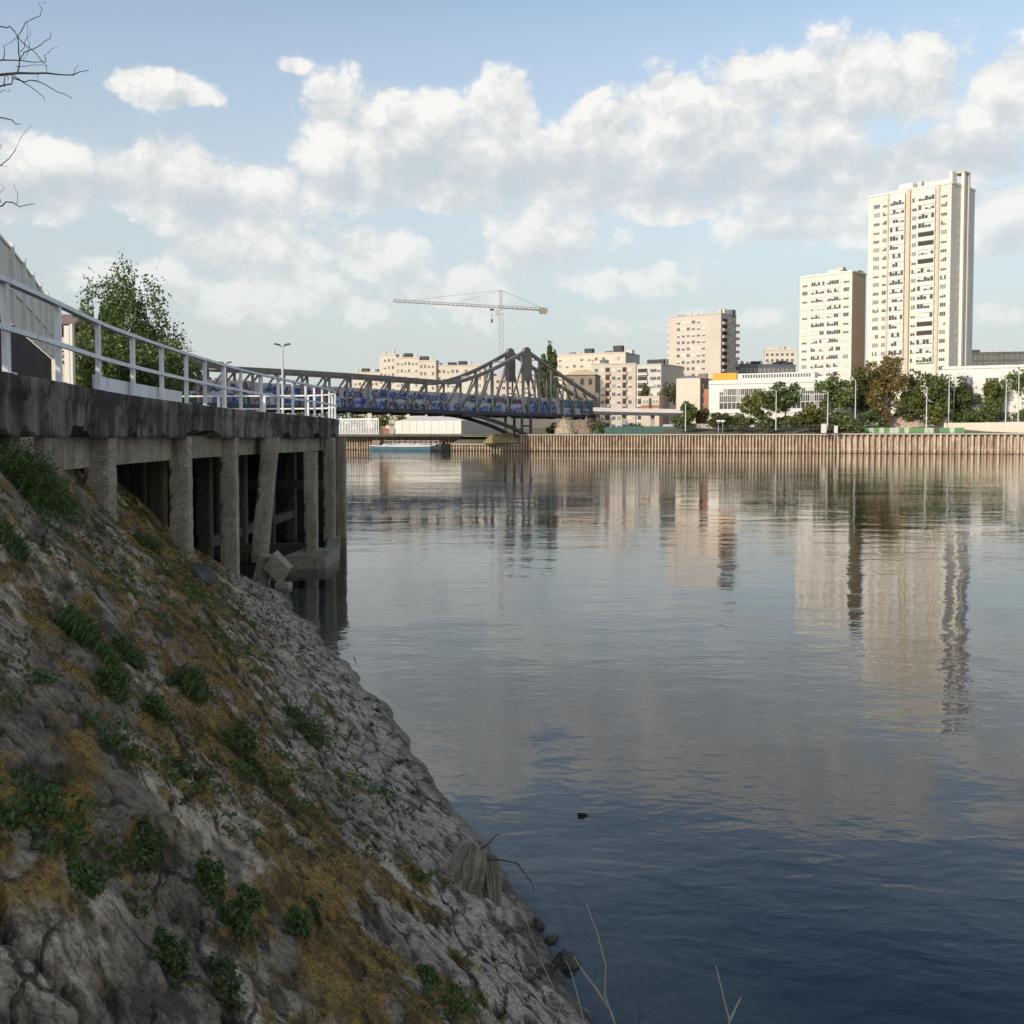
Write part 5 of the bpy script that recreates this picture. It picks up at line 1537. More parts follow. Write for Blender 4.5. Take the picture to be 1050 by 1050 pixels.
for u, v, a, b, h in ((.12, .4, 3.2, 2, 1.3), (.3, .4, .8, .8, 1.8), (.42, .4, .8, .8, 1.8), (.9, .3, 1.0, 1.0, 2.2), (.97, .3, 1, 1, 2.4), (.94, .75, 4, 3, 2.4)): T.roofbox(u, v, a, b, h, M['greyrender'] if a < 2 else M['roofgrey'], 'chimney' if a < 2 else 'roof_box')

# ---- blocks right behind the bridge end
T = Block('apartment_block', 'cream apartment block with roof chimneys rising behind the pavilion', 'apartment block', 641.5, 452, 361.8, 570, 656, 25, 7, M['cream'], M['greyrender'])
for k in range(8):
    z = T.zt - 2.9 - 2.75 * k
    for j in range(9): T.win('front', T.W * (.04 + .105 * j), z, 1.4, 1.35, kindp(), 2)
T.flush(); T.parapet(M['cream'], .4)
for u, v, a, b, h, m__ in ((.42, .3, 3.6, 3, 2.8, 'roofdark'), (.15, .4, 2.5, 2, 1.6, 'roofgrey'), (.28, .3, .9, .9, 1.9, 'greyrender'), (.7, .3, 2.5, 2, 1.5, 'roofgrey'), (.84, .3, 4.0, 3, 3.6, 'roofdark'), (.98, .4, 3, 3, 1.8, 'greyrender')): T.roofbox(u, v, a, b, h, M[m__])
T = Block('apartment_block', 'pinkish apartment block with dark balcony columns in front of the cream chimney block', 'apartment block', 652, 405, 373.2, 607, 655, 14, 7, M['pink'], M['pink_dark'])
for k in range(8):
    z = T.zt - 2.9 - 3.05 * k
    for u in (.06, .20, .46, .58, .83): T.win('front', T.W * u, z, 1.4, 1.4, kindp(), 2)
    for u0, u1 in ((.31, .41), (.70, .79)):
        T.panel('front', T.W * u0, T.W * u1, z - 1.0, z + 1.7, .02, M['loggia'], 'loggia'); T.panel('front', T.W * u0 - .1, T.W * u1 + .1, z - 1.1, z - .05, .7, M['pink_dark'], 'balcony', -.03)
T.flush(); T.parapet(M['pink'], .4); T.roofbox(.25, .4, 3, 3, 2.0, M['roofgrey']); T.antenna(3, 8, 2.5)
T = Block('apartment_block', 'grey white apartment block with dark open balconies beside the tan gable', 'apartment block', 678, 398, 373.5, 653, 701, 33, 7, M['greyrender'], M['pink'])
for k in range(8):
    z = T.zt - 2.9 - 2.95 * k
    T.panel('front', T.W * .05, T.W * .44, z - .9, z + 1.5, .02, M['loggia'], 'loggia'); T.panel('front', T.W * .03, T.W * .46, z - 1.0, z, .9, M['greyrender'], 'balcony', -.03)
    for u in (.55, .68, .84): T.win('front', T.W * u, z, 1.4, 1.35, kindp(), 2)
T.flush(); T.parapet(M['greyrender'], .3); T.roofbox(.45, .4, 7, 3, 2.4, M['roofdark']); T.roofbox(.75, .4, .9, .9, 2.6, M['roofgrey'], 'chimney'); T.roofbox(.85, .4, .9, .9, 2.6, M['roofgrey'], 'chimney')
# gabled cream house
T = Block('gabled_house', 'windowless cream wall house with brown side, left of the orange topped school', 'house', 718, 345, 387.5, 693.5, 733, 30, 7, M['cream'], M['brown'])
for k in range(3):
    for u in (.15, .5): T.win('side', T.S * u, T.zt - 3.4 - 3.1 * k, 1.1, 1.5, 'half', 2)
T.flush(); m_ = MB()
c = T.c0; a, b = c + T.fl * T.W, c + T.fl * T.W + T.sr * T.S; d_ = c + T.sr * T.S; md = (c + a) / 2; me_ = (b + d_) / 2
m_.add([(c.x, c.y, T.zt), (a.x, a.y, T.zt), (b.x, b.y, T.zt), (d_.x, d_.y, T.zt), (md.x, md.y, T.zt + 1.0), (me_.x, me_.y, T.zt + 1.0)], [(0, 1, 4), (3, 5, 2), (0, 4, 5, 3), (1, 2, 5, 4)]); m_.build('roof', M['roofgrey'], T.root)
T.roofbox(.8, .5, 3, 1.2, 1.8, M['brown'], 'chimney')
# pink and white low house
T = Block('low_house', 'low pale house with pinkish band beside the end of the approach span', 'house', 676, 345, 407, 657.5, 686, 20, 7, M['cream'], M['pink_dark'])
T.panel('front', 0.05, T.W - .05, T.zt - 3.6, T.zt - 2.6, .05, M['redbrick'], 'brick_band')
for j in range(5):
    T.win('front', T.W * (.08 + .18 * j), T.zt - 2.2, .9, 1.3, 'grey', 2); T.win('front', T.W * (.08 + .18 * j), T.zt - 5.4, .9, 1.4, 'grey', 2)
T.flush(); T.parapet(M['cream'], .3); T.panel('front', T.W * .44, T.W * .56, T.zt - 6, T.zt - .4, .35, M['darkmetal'], 'fire_stair')

# ---- school
T = Block('school', 'long white low school with gridded windows and orange roof block', 'school', 905, 292, 387, 727, 914, 25.2, 7, M['white'], M['white'])
W_ = T.W
for (u0, u1) in ((.065, .93),):
    n_ = 34; st = W_ * (u1 - u0) / n_
    for j in range(n_):
        for k in range(3): T.win('front', W_ * u0 + j * st, T.zt - 4.2 - 2.0 * k, st - .06, 1.9, rw.choice(['glass', 'glass', 'dark', 'grey', 'half']), 2 if k < 2 else 1, .01)
T.flush()
T.panel('front', W_ * .055, W_ * .94, T.zt - 9.4, T.zt - 8.3, .35, M['white'], 'sill_band'); T.panel('front', 0, W_, T.zt - .9, T.zt + .25, .3, M['white'], 'fascia', 0.2)
T.panel('front', W_ * .02, W_ * .165, T.zt + .27, T.zt + 2.35, -.6, M['orange'], 'orange_roof_block', 6)
T.panel('front', W_ * .167, W_ * .62, T.zt + .27, T.zt + 2.1, -1.2, M['white'], 'roof_storey', 7)
for j in range(26): T.panel('front', W_ * (.20 + .0155 * j), W_ * (.209 + .0155 * j), T.zt + .75, T.zt + 1.75, -1.15, M['glass'], 'roof_storey_window', 1.25)
T.panel('front', -1.6, -.02, 6, T.zt - 2.2, -.3, M['redbrick'], 'brick_stair', 4)
T = Block('gymnasium', 'white flat roofed gymnasium behind the dark green trees right of the tallest tower', 'gymnasium', 1075, 280, 374, 966, 1090, 25.2, 7, M['white'], M['white'])
W_ = T.W
T.panel('front', W_ * .18, W_ * .30, T.zt - 6.0, T.zt - 2.7, .05, mat_plain('violet_panel', (.22, .2, .32), .4), 'violet_panel')
for j in range(4):
    for k in range(2): T.win('front', W_ * (.42 + .032 * j), T.zt - 4.5 - 1.5 * k, W_ * .031, 1.45, 'glass', 1)
for j in range(4):
    for k in range(2): T.win('front', W_ * (.68 + .032 * j), T.zt - 4.5 - 1.5 * k, W_ * .031, 1.45, 'glass', 1)
T.flush(); T.panel('front', 0, W_, T.zt - .5, T.zt + .2, .25, M['white'], 'fascia', .2)
for u in (.08, .3, .5, .62, .8): T.roofbox(u, .3, 3.2, .8, .5, M['greyrender'], 'roof_light')

# ---- far roofs
def far_block(name, label, xc, Yc, ytop, xl, xr, deg, mat, rows=3, cols=8, roof='roofgrey', chim=5, rh=2.2, seed=1, side=None, wk=None):
    T = Block(name, label, 'apartment block', xc, Yc, ytop, xl, xr, deg, 8, mat, side)
    for k in range(rows):
        for j in range(cols): T.win('front', T.W * (.04 + .94 * j / cols), T.zt - 2.8 - 2.9 * k, min(1.4, T.W / cols * .55), 1.4, wk or kindp(), 2)
    T.flush(); T.parapet(mat, .4)
    rg_ = random.Random(seed)
    for i in range(chim):
        u = (i + .5) / chim + rg_.uniform(-.04, .04); big_ = rg_.random() < .45
        T.roofbox(u, .35, 3.2 if big_ else 1.0, 2.5 if big_ else 1.0, rh * (.6 + .5 * rg_.random()), M[roof if big_ else 'greyrender'], 'roof_box' if big_ else 'chimney')
    return T
ST = [(389, 406, 364, 430), (406.2, 430, 367.2, 428), (430.2, 447, 370.2, 426), (447.2, 496, 375, 424)]
for i, (xl, xr_, yt, Yc) in enumerate(ST):
    far_block('apartment_block', ['highest part of the stepped cream apartment row behind the truss bridge', 'second step of the cream apartment row behind the truss bridge', 'third step of the cream apartment row, narrow, above the bridge chord', 'long lowest part of the stepped cream apartment row left of the crane mast'][i], xr_, Yc, yt, xl, xr_ + 3, 10, M['cream'], 6, (4, 6, 4, 10)[i], 'roofdark', (2, 3, 2, 5)[i], 2.2, i + 5)
far_block('apartment_block', 'small cream block with dark roof boxes just above the flat top chord', 394, 475, 382, 362, 397, 8, M['cream'], 4, 7, 'roofdark', 4, 2.0, 21)
far_block('apartment_block', 'far white balconied block with a row of white chimneys left of the second tower', 817, 540, 359, 784, 822, 12, M['cream'], 6, 6, 'greyrender', 6, 2.6, 23, wk='dark')
far_block('terraced_block', 'grey blue mansard terrace between the pinkish block and the second tower', 816, 440, 375, 757, 822, -14, M['roofgrey'], 3, 12, 'roofdark', 9, 2.0, 25, wk='grey')
far_block('terraced_block', 'dark grey terrace with chimneys right of the tallest tower', 1065, 480, 361, 985, 1075, 14, mat_wall('dark_terrace', (.09, .09, .085), (.15, .145, .13), .3), 3, 14, 'roofdark', 11, 1.8, 27, wk='dark')
far_block('apartment_block', 'low cream block showing through the truss between pylon and pavilion', 570, 470, 386, 494, 575, 6, M['cream'], 5, 12, 'roofdark', 5, 2.0, 29)
hb = far_block('brick_house', 'orange brick house glimpsed through the bridge behind the railing', 246, 260, 391, 196, 250, 5, M['redbrick'], 3, 6, 'roofgrey', 3, 1.6, 31)

# ================================================================== crane
cx_ = at(514, 400, 500); CZ = at(514, 314.5, 500).z; ZA = at(513, 297.5, 500).z; g8 = 8.5
crane = thing('tower_crane', 'tall red and white tower crane working behind the bridge pylon', 'crane', (cx_.x, 500, g8))
M['crane_w'] = mat_plain('crane_white', (.42, .36, .32), .5); M['crane_r'] = mat_plain('crane_red', (.38, .32, .26), .5)
def lattice(m_, p, q, wd, seg, r, rb, tri=False, mi=0):
    p = Vector(p); q = Vector(q); d_ = (q - p).normalized(); up = Vector((0, 0, 1)) if abs(d_.z) < .9 else Vector((1, 0, 0))
    s_ = d_.cross(up).normalized(); u_ = s_.cross(d_).normalized()
    cs = [-s_ * wd / 2, s_ * wd / 2, u_ * wd * .85] if tri else [(-s_ - u_) * wd / 2, (s_ - u_) * wd / 2, (s_ + u_) * wd / 2, (-s_ + u_) * wd / 2]
    for c_ in cs: m_.beam(p + c_, q + c_, r, r, mi)
    n_ = int((q - p).length / seg)
    for i in range(n_):
        a = p.lerp(q, i / n_); b = p.lerp(q, (i + 1) / n_)
        for j in range(len(cs)):
            c1, c2 = cs[j], cs[(j + 1) % len(cs)]
            m_.beam(a + c1, b + c2, rb, rb, mi if i % 6 else mi)
m_ = MB(); lattice(m_, (cx_.x, 500, g8), (cx_.x, 500, CZ - 2.5), 1.8, 2.4, .26, .13); m_.build('mast', M['crane_w'], crane)
xl_ = at(403, 310, 478); xr_ = at(561.5, 316, 508)
pj = Vector((cx_.x, 500, CZ - .6))
m_ = MB(); lattice(m_, pj, (xl_.x, 478, at(403, 309.5, 478).z), 1.2, 2.3, .20, .10, True); m_.build('jib', M['crane_r'], crane)
m_ = MB(); lattice(m_, pj, (xr_.x, 508, CZ - .6), 1.2, 2.3, .20, .10, True); m_.beam(pj, (xr_.x, 508, CZ - 1.0), 1.4, .2); m_.build('counter_jib', M['crane_r'], crane)
m_ = MB(); lattice(m_, (cx_.x, 500, CZ - 2), (cx_.x - .2, 500, ZA), 1.2, 2.0, .28, .18); m_.build('apex', M['crane_r'], crane)
ap_ = Vector((cx_.x - .2, 500, ZA))
for f_, s_ in ((.42, 0), (.85, 0)):
    m_ = MB(); e_ = pj.lerp(Vector((xl_.x, 478, at(403, 309.5, 478).z)), f_) + Vector((0, 0, 1)); m_.beam(ap_, e_, .13, .13); m_.build('tie_rod', M['crane_r'], crane)
m_ = MB(); m_.beam(ap_, pj.lerp(Vector((xr_.x, 508, CZ - .6)), .88) + Vector((0, 0, .8)), .15, .15); m_.build('tie_rod', M['crane_r'], crane)
q_ = pj.lerp(Vector((xr_.x, 508, CZ - .6)), .90); m_ = MB(); m_.box((q_.x, q_.y, q_.z - .6), (3.4, 1.6, 2.6), .3); m_.build('counterweight', M['crane_r'], crane)
m_ = MB(); m_.box((cx_.x - 1.6, 499.2, CZ - 2.6), (1.7, 1.7, 2.2), .2); m_.build('cab', M['greyrender'], crane)
q_ = pj.lerp(Vector((xl_.x, 478, CZ)), .09); m_ = MB(); m_.box((q_.x, q_.y, CZ - 1.6), (2, 1.2, .7)); m_.tube([(q_.x, q_.y, CZ - 2), (q_.x, q_.y, CZ - 6)], .07, 4); m_.box((q_.x, q_.y, CZ - 6.8), (.8, .6, 1.6)); m_.build('hook_block', M['darkmetal'], crane)

# ================================================================== marquee, barge and things on the quay
M['canvas'] = mat_wall('white_canvas', (.6, .575, .52), (.66, .635, .585), .3, .6, streak=.12, streakcol=(.55, .52, .46))
mq = thing('marquee', 'big white marquee hall with pitched canvas roof under the bridge', 'marquee', tuple(at(450, 446, 345)))
A = at(405.5, 446, 350); B = at(473, 447, 336); Cc = at(512, 446, 352)
A.z = B.z = Cc.z = 4.9; D_ = A + (Cc - B); he = at(440, 431.5, 343).z; hr = at(440, 424.6, 350).z
def hz_(p, z): return (p.x, p.y, z)
n_ = 9; m_ = MB()
for i in range(n_):
    a = A.lerp(B, i / n_); b = A.lerp(B, (i + 1) / n_ - .0015); m_.add([hz_(a, 4.6), hz_(b, 4.6), hz_(b, he), hz_(a, he)], [(0, 1, 2, 3)])
m_.build('front_wall', M['canvas'], mq)
m_ = MB(); R1 = (A + D_) / 2 + (B - A).normalized() * 5; R2 = (B + Cc) / 2 - (B - A).normalized() * 4
m_.add([hz_(B, 4.6), hz_(Cc, 4.6), hz_(Cc, he), hz_(B, he)], [(0, 1, 2, 3)]); m_.add([hz_(D_, 4.6), hz_(A, 4.6), hz_(A, he), hz_(D_, he)], [(0, 1, 2, 3)]); m_.add([hz_(Cc, 4.6), hz_(D_, 4.6), hz_(D_, he), hz_(Cc, he)], [(0, 1, 2, 3)])
m_.build('side_wall', M['canvas'], mq)
e_ = .004
m_ = MB(); m_.add([hz_(A, he + e_), hz_(B, he + e_), hz_(Cc, he + e_), hz_(D_, he + e_), hz_(R1, hr), hz_(R2, hr)], [(0, 1, 5, 4), (1, 2, 5), (2, 3, 4, 5), (3, 0, 4)]); m_.build('roof', M['canvas'], mq)
for i in range(1, n_):
    a = A.lerp(B, i / n_); dn = Vector(((B - A).y, -(B - A).x, 0)).normalized() * .06
    m_ = MB(); m_.beam(hz_(a + dn, 4.6), hz_(a + dn, he), .08, .08); m_.build('seam', M['greyrender'], mq)

barge = thing('barge', 'long low blue barge with pale tarpaulins moored before the marquee', 'barge', tuple(at(420, 461, 322)))
M['bluehull'] = mat_wall('blue_hull', (.06, .12, .16), (.085, .155, .2), .5, .5, streak=.3, streakcol=(.12, .1, .08), sscale=(1, 1, .3)); M['hulldark'] = mat_plain('hull_dark', (.02, .025, .035), .5)
a = at(382, 461, 326); b = at(461, 461, 316); L = (Vector((b.x, b.y, 0)) - Vector((a.x, a.y, 0))); ln = L.length; ux = L.normalized(); uy = Vector((-ux.y, ux.x, 0)); o_ = Vector((a.x, a.y, 0))
def bg_(s, w_, z): q = o_ + ux * s + uy * w_; return (q.x, q.y, z)
m_ = MB(); sec = [(0, 1.9, 1.75), (.6, 2.4, 1.65), (3, 2.5, 1.45), (ln * .5, 2.5, 1.35), (ln * .8, 2.5, 1.5), (ln * .93, 1.9, 1.9), (ln, .35, 2.25)]
rings = [[bg_(s, -w_, zt), bg_(s, -w_ * .97, .55), bg_(s, -w_ * .8, -.5), bg_(s, w_ * .8, -.5), bg_(s, w_ * .97, .55), bg_(s, w_, zt)] for s, w_, zt in sec]
V = [p for r_ in rings for p in r_]; fs = []; mi = []
for i in range(len(sec) - 1):
    for k in range(6):
        k2 = (k + 1) % 6; fs.append((i * 6 + k, i * 6 + k2, (i + 1) * 6 + k2, (i + 1) * 6 + k))
fs.append(tuple(range(6))[::-1]); fs.append(tuple((len(sec) - 1) * 6 + k for k in range(6)))
m_.add(V, fs); 
for i in range(len(m_.f)): m_.m[i] = 1 if i >= 24 else 0
m_.build('hull', [M['bluehull'], M['hulldark']], barge)
m_ = MB(); p_ = [bg_(s, -w_ - .06, zt) for s, w_, zt in sec[:5]]
for q1, q2 in zip(p_[:-1], p_[1:]): m_.beam(q1, q2, .14, .22)
m_.build('gunwale', M['white'], barge)
m_ = MB(); rg = np.random.default_rng(4)
sx_ = np.linspace(4, ln * .84, 26); prof_ = .35 + .5 * vnoise(sx_ * .5, sx_ * 0, 3) + .25 * rg.random(26)
P_ = [[bg_(s, w_, 1.3 + h_ * (1 - abs(w_) / 2.3)) for w_ in (-2.1, -1, 0, 1, 2.1)] for s, h_ in zip(sx_, prof_)]
m_.add([p for r_ in P_ for p in r_], [tuple(q) for q in grid_quads(26, 5)]); m_.build('tarpaulin', M['canvas'], barge)
for s in np.linspace(.4, ln * .82, 13):
    m_ = MB(); m_.beam(bg_(s, 2.35, 1.3), bg_(s, 2.35, 3.0), .1, .1); m_.build('rail_post', M['white'], barge)
m_ = MB()
for z in (2.2, 2.98): m_.beam(bg_(.3, 2.3, z), bg_(ln * .83, 2.3, z), .1, .1)
m_.build('handrail', M['white'], barge)
m_ = MB(); q_ = bg_(2.0, 0, 2.3); m_.box(q_, (2.6, 2.6, 1.7), math.atan2(ux.y, ux.x)); m_.build('deck_cabin', M['brown'], barge)
m_ = MB(); q_ = bg_(ln * .9, 0, 2.2); m_.box(q_, (1.2, 1.4, .9), math.atan2(ux.y, ux.x)); m_.build('winch', M['darkmetal'], barge)

# white picket barrier left of the marquee
def picket(name, label, x0, x1, Y0, Y1, z0, h, n_, mat, cat='fence', posts=.12, rails=(.1, .95), wd=.1):
    a = at(x0, 449, Y0); b = at(x1, 449, Y1); o = thing(name, label, cat, ((a.x + b.x) / 2, (Y0 + Y1) / 2, z0))
    m_ = MB()
    for i in range(n_ + 1):
        q = a.lerp(b, i / n_); m_.beam((q.x, q.y, z0), (q.x, q.y, z0 + h), posts, posts)
    m_.build('pickets', mat, o)
    for f_ in rails:
        m_ = MB(); m_.beam((a.x, a.y - .02, z0 + h * f_), (b.x, b.y - .02, z0 + h * f_), wd, wd); m_.build('rail', mat, o)
    return o
picket('white_barrier', 'tall white picket barrier on the quay between the deck railing and the marquee', 345, 388, 346, 334, 4.55, 5.6, 26, M['railwhite'], posts=.26, wd=.3)
M['orangecone'] = mat_plain('orange_barrier', (.5, .2, .12), .6)
for i, (x0, x1, y0, y1) in enumerate([(392, 398, 439, 446), (399, 404, 437, 446)]):
    a = at(x0, y1, 336); b = at(x1, y0, 336); m_ = MB(); m_.box(((a.x + b.x) / 2, 336, (4.6 + b.z) / 2), (b.x - a.x, 1.2, b.z - 4.6), .2); m_.box(((a.x + b.x) / 2, 335.3, b.z - .3), ((b.x - a.x) * .7, .1, .3), .2)
    tag(m_.build('site_container', M['orangecone'] if i == 0 else M['pink']), ['small reddish site box beside the marquee', 'pale pinkish site box touching the marquee end'][i], 'site box')
thinf = picket('thin_fence', 'thin dark wire fence along the top of the grey quay road', 640, 862, 300, 268, 5.6, 1.5, 60, M['darkmetal'], posts=.06, rails=(.5, .98), wd=.05)
M['greenmesh'] = mat_wall('green_mesh', (.04, .10, .085), (.06, .14, .12), .8, .7)
gm = thing('mesh_fence', 'dark green mesh site fence on the quay under the approach span', 'fence', tuple(at(655, 442, 312)))
for i in range(9):
    a = at(609 + i * 10, 449, 318 - i * 1.4); b = at(618.6 + i * 10, 449, 316.7 - i * 1.4); m_ = MB(); m_.beam((a.x, a.y, 6.1), (b.x, b.y, 6.1), .06, 2.1); m_.build('mesh_panel', M['greenmesh'], gm)
    m_ = MB(); m_.beam((b.x + .1, b.y, 5), (b.x + .1, b.y, 7.4), .12, .12); m_.build('post', M['darkmetal'], gm)

def van(label, x, Y, z, mat, rz, name='parked_van'):
    p = at(x, 449, Y); o = thing(name, label, 'van', (p.x, Y, z)); ca, sa = math.cos(rz), math.sin(rz)
    def L_(u, v, w_): return (p.x + u * ca - v * sa, Y + u * sa + v * ca, z + w_)
    pr = [(-2.4, .45), (2.3, .45), (2.45, 1.0), (1.7, 1.25), (1.05, 2.05), (-2.35, 2.1), (-2.45, 1.2)]
    m_ = MB(); n_ = len(pr); m_.add([L_(u, -.95, w_) for u, w_ in pr] + [L_(u, .95, w_) for u, w_ in pr], [tuple(range(n_)), tuple(range(n_, 2 * n_))[::-1]] + [((i + 1) % n_, i, n_ + i, n_ + (i + 1) % n_) for i in range(n_)]); m_.build('body', mat, o)
    for u0, u1 in ((-2.1, -.7), (-.55, .9)): m_ = MB(); m_.hexa([L_(u0, -.96, 1.3), L_(u1, -.96, 1.3), L_(u1, -.93, 1.3), L_(u0, -.93, 1.3), L_(u0, -.96, 1.9), L_(u1 - .1, -.96, 1.9), L_(u1 - .1, -.93, 1.9), L_(u0, -.93, 1.9)]); m_.build('window', M['glass'], o)
    for u in (-1.5, 1.5):
        for v in (-.9, .9): m_ = MB(); m_.tube([L_(u, v - .1, .35), L_(u, v + .1, .35)], .35, 14); wh = m_.build('wheel', M['darkmetal'], o); m_ = MB(); m_.tube([L_(u, v - .115, .35), L_(u, v + .115, .35)], .18, 10); m_.build('rim', M['pole'], wh)
van('blue van parked under the approach span behind the mesh fence', 646, 322, 5.9, mat_plain('van_blue', (.08, .14, .3), .35), .1)
van('white van parked under the approach span near its right end', 684, 322, 5.9, mat_plain('van_white', (.55, .56, .57), .35), 3.0)

def heap(name, label, cat, x0, x1, ytop, Y, z0, mat, seed, depth=7, spikes=0, smat=None, ru=.35):
    a = at(x0, 449, Y); b = at(x1, 449, Y); h = at(x0, ytop, Y).z - z0; nx, ny = 60, 24
    u = np.linspace(-1, 1, nx); v = np.linspace(-1, 1, ny); Ug, Vg = np.meshgrid(u, v)
    r = np.clip(1 - (np.abs(Ug) ** 2.2 + np.abs(Vg) ** 2), 0, 1)
    Z = h * r ** .7 * (.45 + .95 * fbm(Ug * 2.5 + seed, Vg * 2 + seed, 4, seed)) + ru * (RNG.random(Ug.shape) - .5) * (r > 0.02)
    X = (a.x + b.x) / 2 + Ug * (b.x - a.x) / 2; Yg = Y + Vg * depth / 2
    o = thing(name, label, cat, ((a.x + b.x) / 2, Y, z0))
    np_mesh('mound', np.stack([X, Yg, z0 - .2 + np.maximum(Z, 0)], -1).reshape(-1, 3), grid_quads(ny, nx), mat, o)
    if spikes:
        m_ = MB(); rg_ = np.random.default_rng(seed)
        for _ in range(spikes):
            i, j = rg_.integers(2, ny - 2), rg_.integers(4, nx - 4); q = np.array((X[i, j], Yg[i, j], z0 + max(Z[i, j], 0) - .1)); d_ = rg_.normal(size=3) * (.9, .5, .6); d_[2] = abs(d_[2])
            m_.tube([q, q + d_ * .6 + (0, 0, .2), q + d_ * 1.1], [.10, .08, .04], 4)
        m_.build('scrap', smat or mat, o)
M['rubblepink'] = mat_wall('pinkish_rubble', (.33, .25, .19), (.5, .4, .32), 1.2, .95); M['straw'] = mat_wall('tangled_scrap', (.32, .26, .18), (.5, .43, .32), 1.2, .9)
heap('scrap_heap', 'heap of pale tangled scrap on the quay right of the bridge pier', 'scrap heap', 568, 590, 431, 318, 5.0, M['straw'], 3, 6, 90)
heap('scrap_heap', 'browner tangled scrap heap next to the dark bushes under the approach span', 'scrap heap', 591, 610, 431, 320, 5.0, M['brown'], 5, 6, 70, M['straw'])
heap('rubble_heap', 'long pinkish rubble heap behind the green hoarding', 'rubble heap', 896, 972, 425, 284, 6.3, M['rubblepink'], 8, 8, 0, ru=.6)
heap('earth_heap', 'small mound of dry grass and earth on the ledge under the arched brace', 'earth heap', 495, 534, 443, 309, 2.6, mat_wall('dry_earth', (.2, .16, .08), (.3, .25, .13), .8, .95), 11, 5, 0)
# green hoarding
hd_ = thing('hoarding', 'low site hoarding of green and pale panels on the far quay', 'hoarding', tuple(at(940, 443, 262)))
M['hgreen'] = mat_plain('hoarding_green', (.11, .25, .10), .6); M['hpale'] = mat_wall('hoarding_pale', (.35, .4, .33), (.5, .53, .45), 1.0, .7)
xs_ = np.linspace(886, 989, 21)
for i in range(20):
    if i in (14, ): continue
    Ya = 274 - (xs_[i] - 886) * .085; a = at(xs_[i], 449, Ya); b = at(xs_[i + 1] - .25, 449, Ya - .3)
    m_ = MB(); m_.beam((a.x, a.y, 5.75), (b.x, b.y, 5.75), .08, 1.45); m_.box(((a.x + b.x) / 2, a.y, 5.1), (.5, .7, .16)); m_.build('panel', M['hgreen'] if i in (0, 2, 4, 7, 9, 10, 11, 15, 16, 18, 19) else M['hpale'], hd_)
# low concrete wall
a = at(968, 449, 276); b = at(1075, 449, 256); m_ = MB(); m_.beam((a.x, a.y, 6.3), (b.x, b.y, 6.4), .4, 2.9)
for i in range(18): q = a.lerp(b, i / 17); m_.beam((q.x, q.y - .22, 5), (q.x, q.y - .22, 7.8), .16, .1)
tag(m_.build('concrete_wall', M['cream']), 'long low pale concrete wall behind the quay right of the rubble', 'wall')
a = at(700, 449, 300); b = at(762, 449, 292); m_ = MB(); m_.beam((a.x, a.y, 7.2), (b.x, b.y, 7.2), .35, 1.3)
for i in range(10): q = a.lerp(b, i / 9); m_.beam((q.x, q.y - .19, 6.5), (q.x, q.y - .19, 7.95), .14, .1)
tag(m_.build('concrete_wall', M['concrete']), 'low pale wall above the quay road before the school', 'wall')
for x, lab in ((844.5, 'white upright cabinet on the quay beside a lamp post'), (857, 'smaller white cabinet next to the upright one')):
    p = at(x, 449, 268); h = 2.2 if x < 850 else 1.7; m_ = MB(); m_.box((p.x, 268, 5.15 + h / 2), (1.2 if x < 850 else .8, .6, h)); m_.box((p.x, 268, 5.2 + h), (1.3 if x < 850 else .9, .7, .1)); m_.box((p.x + .1, 267.68, 5.2 + h * .5), (.08, .04, h * .7))
    tag(m_.build('cabinet', M['white']), lab, 'cabinet')

# ---- lamp posts of the far bank
def lamp_far(x, ytop, ybase, Y, label, double=False, head=True):
    p = at(x, ytop, Y); zb = at(x, ybase, Y).z - .6
    o = thing('street_lamp' if head else 'tall_pole', label, 'street lamp' if head else 'pole', (p.x, Y, zb), 'lamp posts of the far bank')
    m_ = MB(); m_.tube([(p.x, Y, zb), (p.x, Y, (zb + p.z) / 2), (p.x, Y, p.z)], [.17, .14, .10], 8); m_.build('pole', M['pole'], o)
    if head:
        for s_ in ((-1, 1) if double else (-1,)):
            m_ = MB(); m_.tube([(p.x, Y, p.z - .1), (p.x + s_ * .5, Y, p.z + .25), (p.x + s_ * .9, Y, p.z + .3)], .07, 5); m_.box((p.x + s_ * 1.05, Y, p.z + .28), (.95, .4, .16), 0); m_.build('lamp_head', M['white'], o)
    else:
        m_ = MB(); m_.box((p.x, Y, p.z + .05), (.5, .4, .3)); m_.build('pole_cap', M['pole'], o)
lamp_far(703, 414, 440, 292, 'grey lamp post beside the low pale wall before the cream house')
lamp_far(796, 401, 439, 280, 'double headed lamp post before the dark green round tree', True)
lamp_far(849, 402, 439, 270, 'lamp post standing by the white upright cabinet')
lamp_far(877.5, 390, 434, 278, 'lamp post in front of the autumn brown tree')
lamp_far(950.5, 397, 440, 264, 'lamp post rising out of the pinkish rubble heap')
lamp_far(973.5, 386, 431, 276, 'taller of the two pale poles standing close together before the gymnasium', head=False)
lamp_far(978.5, 387, 428, 284, 'thinner of the two pale poles standing close together before the gymnasium', head=False)
lamp_far(1032, 390, 432, 272, 'pale pole before the big green tree at the photo edge, shorter one', head=False)
lamp_far(1045, 379, 433, 270, 'pale pole before the big green tree at the photo edge, taller one', head=False)
